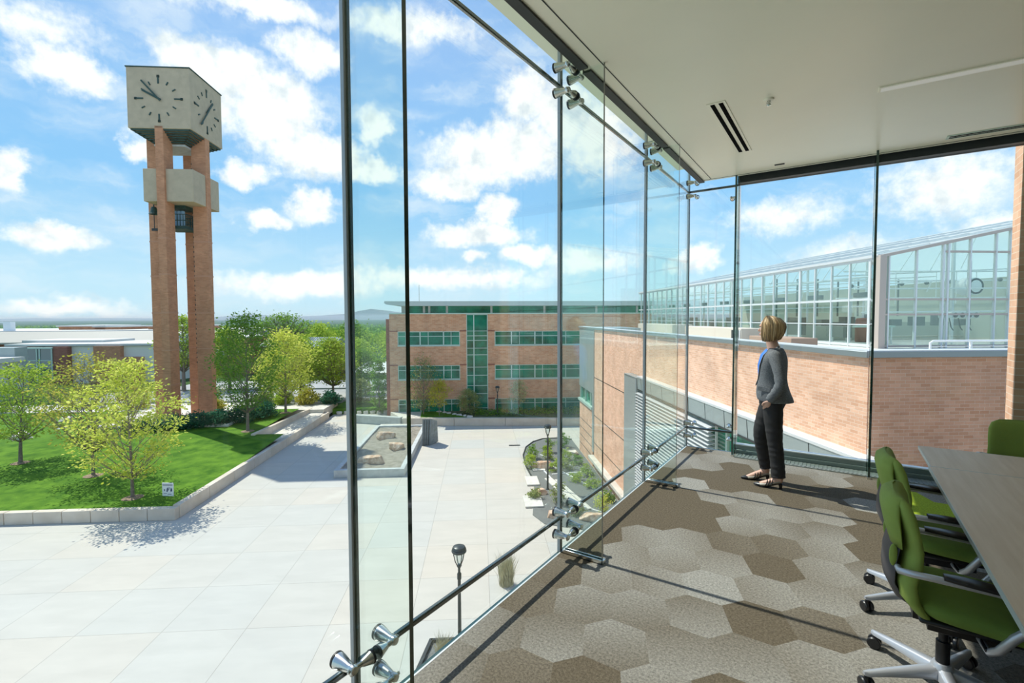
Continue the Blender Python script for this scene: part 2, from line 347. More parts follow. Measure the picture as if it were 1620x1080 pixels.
def make_floor():
    X0, X1, Y0, Y1 = -1.658, 6.0, -4.0, 6.6
    ax, ay, by = .30, .13, .36
    def circ(p, q):
        d = 2*(p[0]*q[1]-p[1]*q[0]); pp = p[0]**2+p[1]**2; qq = q[0]**2+q[1]**2
        return ((q[1]*pp-p[1]*qq)/d, (p[0]*qq-q[0]*pp)/d)
    nb = [(ax, ay), (0, by), (-ax, by-ay), (-ax, -ay), (0, -by), (ax, -(by-ay))]
    hexv = [circ(nb[i], nb[(i+1) % 6]) for i in range(6)]
    rng = random.Random(11)
    brown, mid, light = (.120, .098, .068), (.170, .148, .115), (.285, .275, .245)
    bm = bmesh.new(); lay = bm.loops.layers.float_color.new('pattern')
    prevj = {}
    for i in range(-12, 30):
        for j in range(-36, 36):
            cx, cy = i*ax - .35, i*ay + j*by + .1
            if not (X0-.7 < cx < X1+.7 and Y0-.7 < cy < Y1+.7): continue
            vs = [bm.verts.new((cx+h[0], cy+h[1], 0)) for h in hexv]
            f = bm.faces.new(vs)
            key = (round(cx*1.25+.9*math.sin(cy*1.7)), round(cy*1.0+.6*math.sin(cx*2.1)))
            r = random.Random(hash(key) % 9973).random() if rng.random() < .62 else rng.random(); lime = (.35 < cx < 1.9 and 5.3 < cy < 6.0)
            if lime: c0 = c1 = (.33, .42, .035)
            elif r < .46: c0, c1 = brown, brown
            elif r < .60: c0, c1 = brown, mid
            elif r < .80: c0, c1 = light, mid
            elif r < .90: c0, c1 = light, brown
            else: c0, c1 = light, light
            ang = rng.choice((0, 1, 2, 3))*math.pi/2+.5; dx, dy = math.cos(ang), math.sin(ang)
            for lp in f.loops:
                q = ((lp.vert.co.x-cx)*dx+(lp.vert.co.y-cy)*dy)/.35; t = min(1, max(0, .5+.5*q))
                lp[lay] = tuple(c0[k]*(1-t)+c1[k]*t for k in range(3))+(1,)
    for no, co in (((-1,0,0),(X0,0,0)), ((1,0,0),(X1,0,0)), ((0,-1,0),(0,Y0,0)), ((0,1,0),(0,Y1,0))):
        bmesh.ops.bisect_plane(bm, geom=bm.verts[:]+bm.edges[:]+bm.faces[:], plane_co=co, plane_no=no, clear_outer=True)
    bmesh.ops.remove_doubles(bm, verts=bm.verts, dist=.0005)
    # body of the slab under the carpet
    r = [bm.verts.new(p) for p in ((X0,Y0,-.002),(X1,Y0,-.002),(X1,Y1,-.002),(X0,Y1,-.002),(X0,Y0,-.42),(X1,Y0,-.42),(X1,Y1,-.42),(X0,Y1,-.42))]
    for q in ((0,1,2,3),(4,7,6,5),(0,4,5,1),(1,5,6,2),(2,6,7,3),(3,7,4,0)):
        f = bm.faces.new([r[k] for k in q]); f.material_index = 1
    me = bpy.data.meshes.new('floor'); bm.to_mesh(me); bm.free()
    me.materials.append(carpet_material()); me.materials.append(CONC)
    o = bpy.data.objects.new('floor', me); COL.objects.link(o); struct(o)
make_floor()
# pale edge angle that finishes the slab against the glass
struct(MB().box(XG-.001, -4, -.42, -1.6585, YF+.03, .001).build('trim_1', COPLIGHT))

CEILM = M('ceiling_paint', (.88,.865,.71), .30, var=.02, scale=.6, spec=.5)
SOFF = M('soffit_paint', (.70,.72,.58), .6)
m = MB(); m.box(-1.50, -4, ZC, 6, 6.46, ZC+.30); struct(m.build('ceiling', CEILM, smooth=False))
# roof over the ceiling void and the outer soffit
m = MB(); m.box(-1.83, -4, ZT+.02, 6, YF+.02, ZT+.35); struct(m.build('ceiling_soffit', SOFF, smooth=False))
m = MB(); m.box(-1.515, -4, ZC-.015, -1.452, 1.27, ZC+.03); m.box(-1.515, 1.30, ZC-.015, -1.452, 3.07, ZC+.03); m.box(-1.515, 3.115, ZC-.015, -1.452, 4.905, ZC+.03); m.box(-1.515, 4.945, ZC-.015, -1.452, 6.47, ZC+.03)
struct(m.build('trim_2', METALD))
m = MB(); m.box(-1.362, -4, ZC-.003, -1.356, 6.40, ZC+.002); m.box(-1.45, 6.40, ZC-.003, 2.6, 6.405, ZC+.002); struct(m.build('trim_3', METALD))

def pane(x0, y0, z0, x1, y1, z1, axis):
    """a glass sheet: big faces clear, narrow faces dark edge green"""
    if axis == 'x': mis = [1,1,1,0,1,0]
    else: mis = [1,1,0,1,0,1]
    return MB().box(x0, y0, z0, x1, y1, z1, mis)
# long glass wall, one window per bay, three panes each
ys = [-4.0]+SEAMS+[YF]
for k in range(len(ys)-1):
    w = struct(empty('window_%d' % (k+1), (XG, (ys[k]+ys[k+1])/2, 0)))
    hy = (ys[k+1]-ys[k])/2-.011
    for (a, b) in ((0.0, JL-.012), (JL+.012, JH-.012), (JH+.012, ZT+.03)):
        pane(-.019, -hy, a, 0, hy, b, 'x').build('pane', [GLASS, EDGE], w, smooth=False)
    m = MB()
    for z in (JL, JH): m.box(-.021, -hy-.004, z-.014, .003, hy+.004, z+.014)
    m.build('horizontal_joint', SEAL, w, bevel=.006)
    m = MB(); m.box(-.020, hy, 0, .003, hy+.022, ZT+.03)
    m.mi(1).box(-.022, hy-.010, 0, .0035, hy+.0005, ZT+.03)
    m.build('vertical_joint', [SEAL, SILIC], w, bevel=.003)
# far glass wall: a narrow bay with the same point fixings, then framed panes
FX = [-1.072, .282, 2.60]
w = struct(empty('window_7', ((XG+FX[0])/2, YF, 0))); hx = (FX[0]-XG)/2-.004
for (a, b) in ((0.0, JL-.012), (JL+.012, JH-.012), (JH+.012, ZT+.03)):
    pane(-hx, 0, a, hx-.01, .019, b, 'y').build('pane', [GLASS, EDGE], w, smooth=False)
m = MB()
for z in (JL, JH): m.box(-hx, -.003, z-.014, hx-.01, .021, z+.014)
m.build('horizontal_joint', SEAL, w, bevel=.006)
MB().box(-hx-.012, -.004, 0, -hx, .02, ZT+.03).build('vertical_joint', SEAL, w)
FRM = M('window_frame_grey_green', (.20,.25,.235), .3, .5)
for k in range(2):
    x0, x1 = FX[k], FX[k+1]; w = struct(empty('window_%d' % (8+k), ((x0+x1)/2, YF, 0))); hx = (x1-x0)/2
    pane(-hx+.02, 0, .115, hx-.02, .019, 3.35, 'y').build('pane', [GLASS, EDGE], w, smooth=False)
    m = MB(); m.box(-hx+.012, -.02, .0, hx-.012, .05, .115); m.box(-hx+.012, -.045, .0, hx-.012, -.02, .055); m.build('bottom_frame', FRM, w, bevel=.004)
    m = MB(); m.box(-hx+.012, -.025, .108, hx-.012, .055, .120); m.build('sill_cap', COPLIGHT, w)
    m = MB(); m.box(-hx+.012, -.09, 3.35, hx-.012, .06, ZC+.3); m.build('top_frame', METALD, w)
    m = MB(); m.box(hx-.012, -.008, 0, hx+.012, .03, 3.43); m.build('side_joint', SEAL, w)
    if k == 0: MB().box(-hx-.012, -.008, 0, -hx+.012, .03, 3.43).build('side_joint', SEAL, w)
# floor grille and ledge at the foot of the far glass
m = MB(); m.box(-1.04, 6.36, .0, 2.58, 6.54, .012); GR = M('floor_grille_metal', (.30,.33,.30), .4, .4)
for i in range(90): m.box(-1.03+i*.04, 6.375, .012, -1.012+i*.04, 6.53, .017)
struct(m.build('trim_4', GR, smooth=False))

# glass fins
FIN_LABELS = {4: 'tall glass fin nearest the camera, standing across the tower view with only its upright edge in frame',
              3: 'glass fin at the second joint from the corner, its steel shoe on the carpet in front of the plaza',
              2: 'glass fin next to the far corner, in front of the lower brick wing'}
def fin(x0, x1, y, z1, name_label, grp):
    t = empty('glass_fin', (x1, y, 0)); tag(t, name_label, 'glass fin', grp)
    pane(x0-x1, -.0105, .012, 0, .0105, z1, 'y').build('fin_sheet', [FIN, EDGE], t, smooth=False)
    m = MB(); m.box(x0-x1+.02, -.022, 0, .012, -.0125, .03); m.box(x0-x1+.02, .0125, 0, .012, .022, .03); m.box(x0-x1+.02, -.022, 0, .012, .022, .008)
    m.box(.002, -.022, .0, .016, .022, .03)
    m.build('steel_shoe', STEEL, t, bevel=.002)
    return t
FL = ['x', 'x', 'tall glass fin nearest the camera, in front of the raised planter', 'glass fin at the middle joint, its steel shoe on the carpet', 'glass fin next to the far corner, before the brick wing']
for k, y in enumerate(SEAMS):
    if k < 2: continue
    fin(XG+.004, -1.342, y, 3.50, FL[k], 'glass fins on the long glass wall')

def fin_y(x, y0, y1, lab):
    t = empty('glass_fin', (x, y0, 0)); tag(t, lab, 'glass fin', 'glass fins on the far glass wall')
    pane(-.0105, 0, 0, .0105, y1-y0, ZC+.05, 'x').build('fin_sheet', [FIN, EDGE], t, smooth=False)
    MB().box(-.016, -.004, 0, .016, .05, .022).build('steel_shoe', STEEL, t)
fin_y(FX[0], 6.40, 6.59, 'narrow glass fin standing left of the woman at the far wall')
fin_y(FX[1], 6.28, 6.575, 'glass fin between the two big far panes, right of the woman')

# point fixings: two steel cones on the glass, elbows and a rod clamped through the fin
def cone_prof(): return [(.031,0),(.033,.002),(.033,.012),(.0315,.013)]
def fitting(half=False, single=0):
    t = empty('glass_clamp', (0,0,0)); d = .105
    sides = (-1, 1) if not half else (single,)
    for s in sides:
        c = MB().lathe([(.031,.012),(.033,.015),(.032,.024),(.0185,.082),(.0175,.094),(.013,.096)], 20, (0, s*d, 0), 'x').build('cone', STEEL, t)
        MB().lathe([(.031,.0005),(.0335,.002),(.0335,.011),(.031,.0125)], 20, (0, s*d, 0), 'x').build('rubber_ring', RUBBER, c)
        m = MB(); m.lathe([(.004,.088),(.017,.090),(.0195,.100),(.0195,.112),(.016,.120),(.005,.122)], 16, (0, s*d, 0), 'x')
        m.tube([(.105, s*d, 0), (.106, s*(d-.05), .0), (.107, s*.062, 0)], [.0125,.0115,.0115], 12)
        m.ball((.107, s*(d+.006), -.008), (.014,.012,.016), 12, 8)
        m.lathe([(.0075,s*d+s*.012),(.0075,s*d+s*.026),(.0055,s*d+s*.027)], 8, (.107, 0, .004), 'y')
        m.build('elbow', STEEL, t)
        m = MB(); m.lathe([(.012, s*.066),(.0145, s*.062),(.026, s*.026),(.027, s*.022)], 18, (.107, 0, 0), 'y'); cl = m.build('fin_cone', STEEL, t)
        MB().lathe([(.027, s*.021),(.029, s*.019),(.029, s*.0125),(.027, s*.0115)], 18, (.107, 0, 0), 'y').build('rubber_ring', RUBBER, cl)
    return t
protoF = fitting()
first = [True]
SPOTS = [(1.281, 'nearest the camera', 'across the pale plaza'), (3.09, 'at the middle glass fin', 'over the planted bed'), (4.925, 'at the fin next the far corner', 'over the brick wing')]
for (y, who, where) in SPOTS:
    for (z, nm) in ((JL+.085, 'just above the lower rail joint'), (JL-.078, 'just below the lower rail joint'), (JH-.085, 'just below the upper joint'), (JH+.085, 'just above the upper joint')):
        if y < 2 and z > 2: continue
        if first[0]: o = protoF; first[0] = False
        else: o = copy_tree(protoF)
        o.location = (XG, y, z)
        tag(o, 'steel glass clamp %s, %s' % (who, nm), 'glass clamp', 'steel clamps holding the glass panes')
# corner clamps at the far corner and the ones on the far narrow bay
hf = fitting(True, -1)
for i, (z, nm) in enumerate(((JL+.085, 'lower pair, above the joint'), (JL-.078, 'lower pair, below the joint'), (JH-.085, 'upper pair, below the joint'), (JH+.085, 'upper pair, above the joint'))):
    o = hf if i == 0 else copy_tree(hf)
    o.location = (XG, YF-.03, z); tag(o, 'corner clamp, '+nm, 'glass clamp', 'steel clamps at the far glass corner')
# the far-bay single clamps reach from the far fin to the narrow pane
def side_clamp(z, lab, first=None):
    t = empty('glass_clamp', (FX[0]-.011, YF-.06, z)) if first is None else copy_tree(first)
    if first is None:
        m = MB(); m.lathe([(.026,.047),(.027,.044),(.016,.006),(.0145,-.02)], 16, (-.062,0,0), 'y'); c = m.build('cone', STEEL, t)
        MB().lathe([(.028,.058),(.029,.056),(.029,.049),(.027,.048)], 16, (-.062,0,0), 'y').build('rubber_ring', RUBBER, c)
        m = MB(); m.ball((-.062,-.03,0), .017, 12, 8); m.tube([(-.062,-.03,0),(0,-.03,0)], .011, 10); m.lathe([(.022,-.014),(.024,-.010),(.024,-.002)], 14, (0,-.03,0), 'x'); m.build('elbow', STEEL, t)
    else: t.location = (FX[0]-.011, YF-.06, z)
    tag(t, lab, 'glass clamp', 'single steel clamps left of the woman'); return t
sc = side_clamp(JL+.085, 'small steel clamp on the narrow far pane, just above the lower joint')
side_clamp(JL-.078, 'small steel clamp on the narrow far pane, just below the lower joint', sc)
side_clamp(JH-.16, 'small steel clamp on the narrow far pane near the ceiling', sc)

# brick pier at the right end of the far glass, solid walls of the rest of the room, added sky blocker above
SALMONP = SALMON
struct(MB().box(0, 0, -8, 1.28, .27, 9).build('wall_right_pier', SALMONP, None, (1.42, 6.665, 0), smooth=False))
struct(MB().box(1.75, -4, ZT+.36, 14, 6.6, 9).build('upper_sky_blocker', SALMONP, smooth=False))  # unseen mass added to keep sky light off the wing's cross wall
WP = M('wall_paint', (.62,.61,.56), .7)
struct(MB().box(6.0, -4, 0, 6.15, 6.6, ZT).build('wall_right', WP, smooth=False))
struct(MB().box(XG-.02, -4.15, 0, 6.15, -4.0, ZT).build('wall_back', WP, smooth=False))
m = MB(); m.box(2.72, 6.61, -8, 14.0, 6.9, 9); struct(m.build('wall_far', SALMONP, smooth=False))  # room wall, run on to the right and raised to block sky light
struct(MB().box(-1.3, -4, -8.0, 8, 6.4, -.42).build('wall_below', SALMONP, smooth=False))

# ceiling fittings
SLOT = M('slot_black', (.004,.004,.004), .9, spec=.05)
t = empty('air_diffuser', (-.858, 4.845, ZC)); tag(t, 'white ceiling air diffuser with two black slots above the glass corner', 'air vent')
MB().box(-.072, -.69, -.006, .072, .69, .001).build('frame', CEILM, t, bevel=.002)
m = MB(); m.box(-.045, -.67, -.0075, -.012, .67, -.0055); m.box(.018, -.67, -.0075, .051, .67, -.0055); m.build('slot', SLOT, t)
t = empty('air_diffuser', (1.35, 6.22, ZC)); tag(t, 'long dark slot diffuser in the ceiling at the right edge', 'air vent')
MB().box(-.55, -.055, -.006, 1.2, .055, .001).build('frame', FRAMEW, t, bevel=.002)
m = MB(); m.box(-.53, -.035, -.0075, 1.18, -.008, -.0055); m.box(-.53, .01, -.0075, 1.18, .032, -.0055); m.build('slot', SLOT, t)
t = empty('sprinkler', (-.50, 4.33, ZC)); tag(t, 'small chrome fire sprinkler on a round plate in the ceiling', 'sprinkler')
MB().lathe([(.004,-.012),(.034,-.010),(.038,-.002),(.038,.001)], 20).build('cover_plate', CEILM, t)
m = MB(); m.tube([(0,0,-.008),(0,0,-.045)], .008, 10); m.lathe([(.004,-.052),(.017,-.050),(.018,-.046),(.004,-.044)], 14)
for s in (-1,1): m.tube([(s*.008,0,-.012),(s*.015,0,-.028),(s*.006,0,-.048)], .0028, 6)
m.build('spray_head', STEEL, t)
t = empty('ceiling_vent', (-.60, 6.22, ZC)); tag(t, 'small dark oblong vent in the ceiling above the woman', 'air vent')
MB().box(-.05, -.016, -.008, .05, .016, .001).build('frame', METALD, t, bevel=.004)
# linear ceiling lamp
LAMP = bpy.data.materials.new('lamp_diffuser'); LAMP.use_nodes = True
_b = LAMP.node_tree.nodes['Principled BSDF']; _b.inputs['Base Color'].default_value = (.8,.8,.76,1); _b.inputs['Emission Color'].default_value = (1,.97,.9,1); _b.inputs['Emission Strength'].default_value = .12
t = empty('linear_ceiling_light', (1.6, 4.66, ZC)); t.rotation_euler = (0,0,math.radians(1.5)); tag(t, 'long slim white linear light set in the ceiling above the table', 'ceiling light')
MB().box(-1.4, -.05, -.008, 1.6, .05, .001).build('trim_frame', CEILM, t, bevel=.002)
MB().box(-1.385, -.036, -.0095, 1.585, .036, -.007).build('diffuser', LAMP, t)

# ------------------------------------------------------------------ tables
TOPM = M('beech_laminate', (.66,.50,.34), .5, col2=(.74,.58,.42), scale=3.0, stretch=(9,.6,1), spec=.25)
TEDGE = M('table_edge', (.42,.47,.43), .35, .1)
def table_part(nm, x0, x1, y0, y1, lab, legs):
    t = empty(nm, ((x0+x1)/2, (y0+y1)/2, 0)); hx, hy = (x1-x0)/2, (y1-y0)/2; tag(t, lab, 'table', 'joined meeting tables')
    MB().box(-hx+.003, -hy+.003, .7185, hx-.003, hy-.003, .7405).build('tabletop', TOPM, t)
    m = MB()
    for (a, b, c, d) in ((-hx, -hy, -hx+.003, hy), (hx-.003, -hy, hx, hy), (-hx, -hy, hx, -hy+.003), (-hx, hy-.003, hx, hy)): m.box(a, b, .7165, c, d, .7403)
    m.build('edge_band', TEDGE, t)
    m = MB(); m.box(-hx+.12, -.03, .68, hx-.12, .03, .7165); m.build('under_beam', SILVER, t)
    for (lx, ly) in legs:
        l = MB(); l.lathe([(.031,.0),(.031,.70),(.03,.7165)], 24, (lx, ly, 0)); l.box(lx-.045, ly-.045, .70, lx+.045, ly+.045, .7168)
        l.lathe([(.05,0),(.048,.012),(.031,.016)], 20, (lx, ly, 0)); l.build('leg', SILVER, t)
table_part('meeting_table', .495, 1.95, 2.09, 4.115, 'beech topped meeting table in front, with two green chairs at its left edge', [(-.40, .8), (.42, .8), (-.30, -.78), (.42, -.78)])
table_part('meeting_table', .505, 3.1, 4.118, 4.722, 'beech topped table crosswise beyond the near table, green chair behind it', [(-.98, .12), (.9, .1)])

# ------------------------------------------------------------------ chairs
GREEN = M('green_upholstery', (.26,.34,.07), .75, var=.06, scale=6, bump=.12, bscale=320, spec=.25)
GREENIN = M('green_mesh_fabric', (.17,.26,.05), .85, var=.06, scale=6, bump=.2, bscale=500, spec=.2)
SHELL = M('charcoal_back_shell', (.05,.048,.055), .5)
def loft(rings, closed=True, cap=True):
    n = len(rings[0]); vs = [p for r in rings for p in r]; fs = []
    for i in range(len(rings)-1):
        for j in range(n if closed else n-1):
            fs.append((i*n+j, i*n+(j+1) % n, (i+1)*n+(j+1) % n, (i+1)*n+j))
    if cap: fs.append(tuple(range(n))[::-1]); fs.append(tuple(range((len(rings)-1)*n, len(rings)*n)))
    return vs, fs
def chair(lab, grp):
    """office armchair, faces local +X; origin on the floor under the column"""
    t = empty('office_chair'); tag(t, lab, 'chair', grp)
    # seat: rounded cushion with waterfall front
    rings = []
    for k in range(13):
        a = k/12; x = -.215+.47*a; hw = .235*(1-(abs(a-.5)*2)**5*.30); th = .045*(1-(abs(a-.5)*2)**6*.75)
        zc = .445 - .045*max(0, a-.75)**2*16 + .012*math.cos(a*3)
        rings.append([(x, hw*math.copysign(abs(math.cos(w))**.5, math.cos(w)), zc+th*math.copysign(abs(math.sin(w))**.7, math.sin(w)) + .012*abs(math.cos(w))) for w in [2*math.pi*j/20 for j in range(20)]])
    MB().add(*loft(rings)).build('seat', GREENIN, t, angle=1.2)
    # seat pan under it
    m = MB(); m.prism([(-.19,-.17),(.20,-.17),(.20,.17),(-.19,.17)], .385, .408); pan = m.build('seat_pan', BLACK, t, bevel=.01)
    m = MB(); m.box(-.15, -.07, .315, .12, .07, .388); m.box(-.20, -.05, .34, -.08, .05, .40); m.tube([(.02,-.07,.35),(.02,-.20,.36)], .008, 8); m.build('tilt_mechanism', BLACK, t, bevel=.012)
    # backrest pad: S profile, wraps at the top
    prof = [(-.205,.43,.215,.028),(-.245,.49,.225,.034),(-.255,.56,.228,.034),(-.235,.64,.226,.030),(-.232,.71,.224,.028),(-.245,.78,.222,.030),(-.262,.845,.215,.034),(-.278,.89,.195,.030),(-.285,.908,.165,.014)]
    rings = []
    for (x, z, hw, th) in prof:
        ring = []
        for j in range(24):
            w = 2*math.pi*j/24; yy = hw*math.copysign(abs(math.cos(w))**.45, math.cos(w)); q = (yy/hw)**2
            ring.append((x + th*math.copysign(abs(math.sin(w))**.7, math.sin(w)) + .035*q, yy, z))
        rings.append(ring)
    back = MB().add(*loft(rings)).build('backrest', GREEN, t, angle=1.3)
    # folded collar of fabric over the top of the shell
    rings = []
    for (x, z, hw, th) in [(-.285,.70,.19,.010),(-.292,.76,.205,.020),(-.302,.84,.20,.026),(-.300,.888,.18,.022),(-.286,.914,.15,.008)]:
        rings.append([(x + th*math.sin(w) + .03*math.cos(w)**2, hw*math.copysign(abs(math.cos(w))**.5, math.cos(w)), z) for w in [2*math.pi*j/20 for j in range(20)]])
    MB().add(*loft(rings)).build('head_collar', GREEN, back, angle=1.3)
    # shell
    rings = []
    for (x, z, hw, th) in [(-.20,.40,.09,.012),(-.262,.46,.15,.016),(-.298,.54,.18,.016),(-.296,.62,.185,.014),(-.282,.70,.18,.012),(-.288,.76,.17,.012),(-.296,.82,.15,.008)]:
        rings.append([(x + th*math.sin(w) + .02*math.cos(w)**2, hw*math.copysign(abs(math.cos(w))**.5, math.cos(w)), z) for w in [2*math.pi*j/20 for j in range(20)]])
    MB().add(*loft(rings)).build('back_shell', SHELL, t, angle=1.3)
    # lumbar grip on each edge
    for s in (-1, 1):
        MB().ball((-.285, s*.175, .665), (.016,.012,.05), 10, 8).build('lumbar_grip', GREEN, t)
        a = MB(); a.tube([(-.27,s*.20,.625),(-.268,s*.248,.630),(-.225,s*.272,.638),(-.15,s*.276,.640),(.03,s*.272,.636),(.13,s*.268,.625),(.175,s*.265,.60),(.165,s*.262,.56),(.09,s*.24,.46),(.05,s*.225,.385),(.03,s*.19,.352),(.02,s*.08,.345)],
                         [.013,.014,.0145,.0145,.0145,.0145,.015,.016,.017,.017,.016,.013], 12)
        fr = a.build('arm_frame', SILVER, t, angle=1.2)
        rings = []
        for k in range(9):
            q = k/8; x = -.13+.31*q; hw = .036*(1-(abs(q-.5)*2)**4*.45); zz = .655 - .018*q*q
            rings.append([(x, s*.272+hw*math.copysign(abs(math.cos(w))**.6, math.cos(w)), zz+.011*math.copysign(abs(math.sin(w))**.7, math.sin(w))) for w in [2*math.pi*j/14 for j in range(14)]])
        MB().add(*loft(rings)).build('arm_pad', BLACK, fr, angle=1.2)
    # column and five star base
    bx = -.085
    m = MB(); m.lathe([(.026,.14),(.026,.25),(.018,.252),(.018,.33)], 20, (bx,0,0)); m.build('gas_column', BLACK, t)
    m = MB(); m.lathe([(.040,.075),(.046,.085),(.043,.13),(.034,.150),(.028,.152)], 24, (bx,0,0)); hub = m.build('base_hub', SILVER, t)
    for k in range(5):
        a = math.radians(137+72*k); R = Matrix.Rotation(a, 3, 'Z')
        rings = []
        for (x, hw, z0, z1) in ((.03,.029,.085,.135),(.12,.025,.085,.122),(.24,.020,.078,.103),(.315,.016,.070,.090),(.335,.010,.072,.086)):
            rings.append([R @ Vector((x, yy, zz)) + Vector((bx,0,0)) for (yy, zz) in ((-hw,z0),(hw,z0),(hw*.85,z1-.008),(hw*.5,z1),(-hw*.5,z1),(-hw*.85,z1-.008))])
        leg = MB().add(*loft(rings)).build('base_leg', SILVER, t, angle=.9)
        c = R @ Vector((.322, 0, 0)) + Vector((bx,0,0)); b = a+.6+k; Rw = Matrix.Rotation(b, 3, 'Z')
        m = MB()
        for s in (-1, 1):
            vs0 = len(m.v); m.lathe([(.008,s*.006),(.0285,s*.007),(.030,s*.011),(.030,s*.020),(.026,s*.025),(.008,s*.026)], 20, (0,0,0), 'y')
            for i in range(vs0, len(m.v)): m.v[i] = tuple(Rw @ Vector(m.v[i]) + Vector((c.x, c.y, .030)))
        n0 = len(m.v); m.lathe([(.006,.0),(.034,.0)], 4); del m.v[n0:]; m.f = m.f[:-5]; m.m = m.m[:-5]
        m.tube([(c.x, c.y, .03), (c.x, c.y, .078)], .010, 8)
        m.build('caster', BLACK, t)
    return t
ch = chair('green office armchair nearest the camera, tucked under the left side of the near table', 'green office chairs')
ch.location = (.50, 2.86, 0)
c2 = copy_tree(ch); c2.location = (.52, 3.62, 0); c2.rotation_euler = (0,0,math.radians(3)); tag(c2, 'green office armchair tucked under the near table, the farther one on its left side', 'chair', 'green office chairs')
c3 = copy_tree(ch); c3.location = (1.21, 4.98, 0); c3.rotation_euler = (0,0,math.radians(-84)); tag(c3, 'green office armchair behind the crosswise table at the right edge, seen from its front', 'chair', 'green office chairs')

# ================================================================== OUTSIDE
GZ = -8.0
def plaza_material():
    m = bpy.data.materials.new('plaza_paving'); m.use_nodes = True; nt = m.node_tree; L = nt.links.new
    b = nt.nodes['Principled BSDF']; b.inputs['Roughness'].default_value = .8; b.inputs['Specular IOR Level'].default_value = .25
    tc = node(nt, 'ShaderNodeTexCoord')
    br = node(nt, 'ShaderNodeTexBrick', Scale=1.0, offset=0.0, squash=1.0); L(tc.outputs['Object'], br.inputs['Vector'])
    br.inputs['Color1'].default_value = (.53,.485,.405,1); br.inputs['Color2'].default_value = (.485,.48,.43,1); br.inputs['Mortar'].default_value = (.30,.285,.25,1)
    br.inputs['Mortar Size'].default_value = .008; br.inputs['Mortar Smooth'].default_value = .1; br.inputs['Brick Width'].default_value = 2.55; br.inputs['Row Height'].default_value = 2.55
    n = node(nt, 'ShaderNodeTexNoise', Scale=.8, Detail=7.0, Roughness=.65)
    mp = node(nt, 'ShaderNodeMapping'); mp.inputs['Scale'].default_value = (.6, 2.0, 1); L(tc.outputs['Object'], mp.inputs[0]); L(mp.outputs[0], n.inputs['Vector'])
    mr = node(nt, 'ShaderNodeMapRange'); L(n.outputs['Fac'], mr.inputs['Value']); mr.inputs['To Min'].default_value = .86; mr.inputs['To Max'].default_value = 1.14
    s = node(nt, 'ShaderNodeVectorMath', operation='SCALE'); L(br.outputs['Color'], s.inputs[0]); L(mr.outputs[0], s.inputs['Scale']); L(s.outputs[0], b.inputs['Base Color'])
    return m
PLAZA = plaza_material()
o = struct(MB().box(-60.29, -4, -.35, 25-.29, 47, 0).build('plaza_paving', PLAZA, None, campus(.29, 0, GZ), CAMPUS, smooth=False))

LAWNM = M('lawn_grass', (.050,.135,.012), .9, col2=(.125,.25,.022), scale=1.2, bump=1.0, bscale=25, spec=.1)
def lawn_h(u, v): 
    t = min(1, max(0, (v-25)/19)); return -7.52 + .62*t*t*(3-2*t)
def make_lawn():
    m = MB(); us = [-60+45.1*i/40 for i in range(41)]; vs_ = [24.3+22.7*j/24 for j in range(25)]
    P = [(u+(0 if u < -14.91 else 0), v, lawn_h(u, v)) for v in vs_ for u in us]
    F = [(j*41+i, j*41+i+1, (j+1)*41+i+1, (j+1)*41+i) for j in range(24) for i in range(40)
         if not (us[i] > -17.3 and vs_[j] > 37.0)]
    m.add(P, F); o = m.build('lawn', LAWNM, None, (0,0,0), CAMPUS); struct(o)
make_lawn()
def cbox(name, mat, u0, v0, z0, u1, v1, z1, parent=None, bevel=.02, smooth=True):
    """a box on the campus grid, origin at its base centre"""
    c = ((u0+u1)/2, (v0+v1)/2); hu, hv = (u1-u0)/2, (v1-v0)/2
    return MB().box(-hu, -hv, 0, hu, hv, z1-z0).build(name, mat, parent, campus(c[0], c[1], z0), CAMPUS, bevel=bevel)
WALLC = M('board_marked_concrete', (.58,.50,.39), .9, col2=(.68,.60,.49), scale=1.1, bump=.2)
def retaining(pts, th, z0, z1, seg=2.6, name='retaining_wall', mat=None):
    """low wall following a line on the campus grid, cast in lengths with open joints"""
    m = MB()
    for (a, b) in zip(pts[:-1], pts[1:]):
        A, B = Vector(a), Vector(b); L_ = (B-A).length; n = max(1, round(L_/seg)); d = (B-A)/n; nn = Vector((-d.y, d.x)).normalized()*th/2
        for i in range(n):
            p, q = A+d*i+d.normalized()*(.012 if i else -th/2*0), A+d*(i+1)-d.normalized()*.012
            m.prism([(p-nn)[:], (q-nn)[:], (q+nn)[:], (p+nn)[:]], z0, z1)
    return struct(m.build(name, mat or WALLC, None, (0,0,0), CAMPUS, bevel=.02))
retaining([(-60, 24.15), (-14.7, 24.15)], .34, GZ, -7.42, 1.28)
retaining([(-14.83, 24.3), (-14.75, 47.6)], .34, GZ, -7.36, name='retaining_wall')
retaining([(-17.05, 37.2), (-16.3, 47.6)], .30, GZ, -6.95, name='retaining_wall')
m = MB(); m.prism([(-16.9,37.2),(-14.9,37.4),(-14.9,47.5),(-16.2,47.5)], -.6, lambda p: .40+(p[1]-37)*.03); struct(m.build('ramp', CONC, None, (0,0,GZ), CAMPUS, smooth=False))
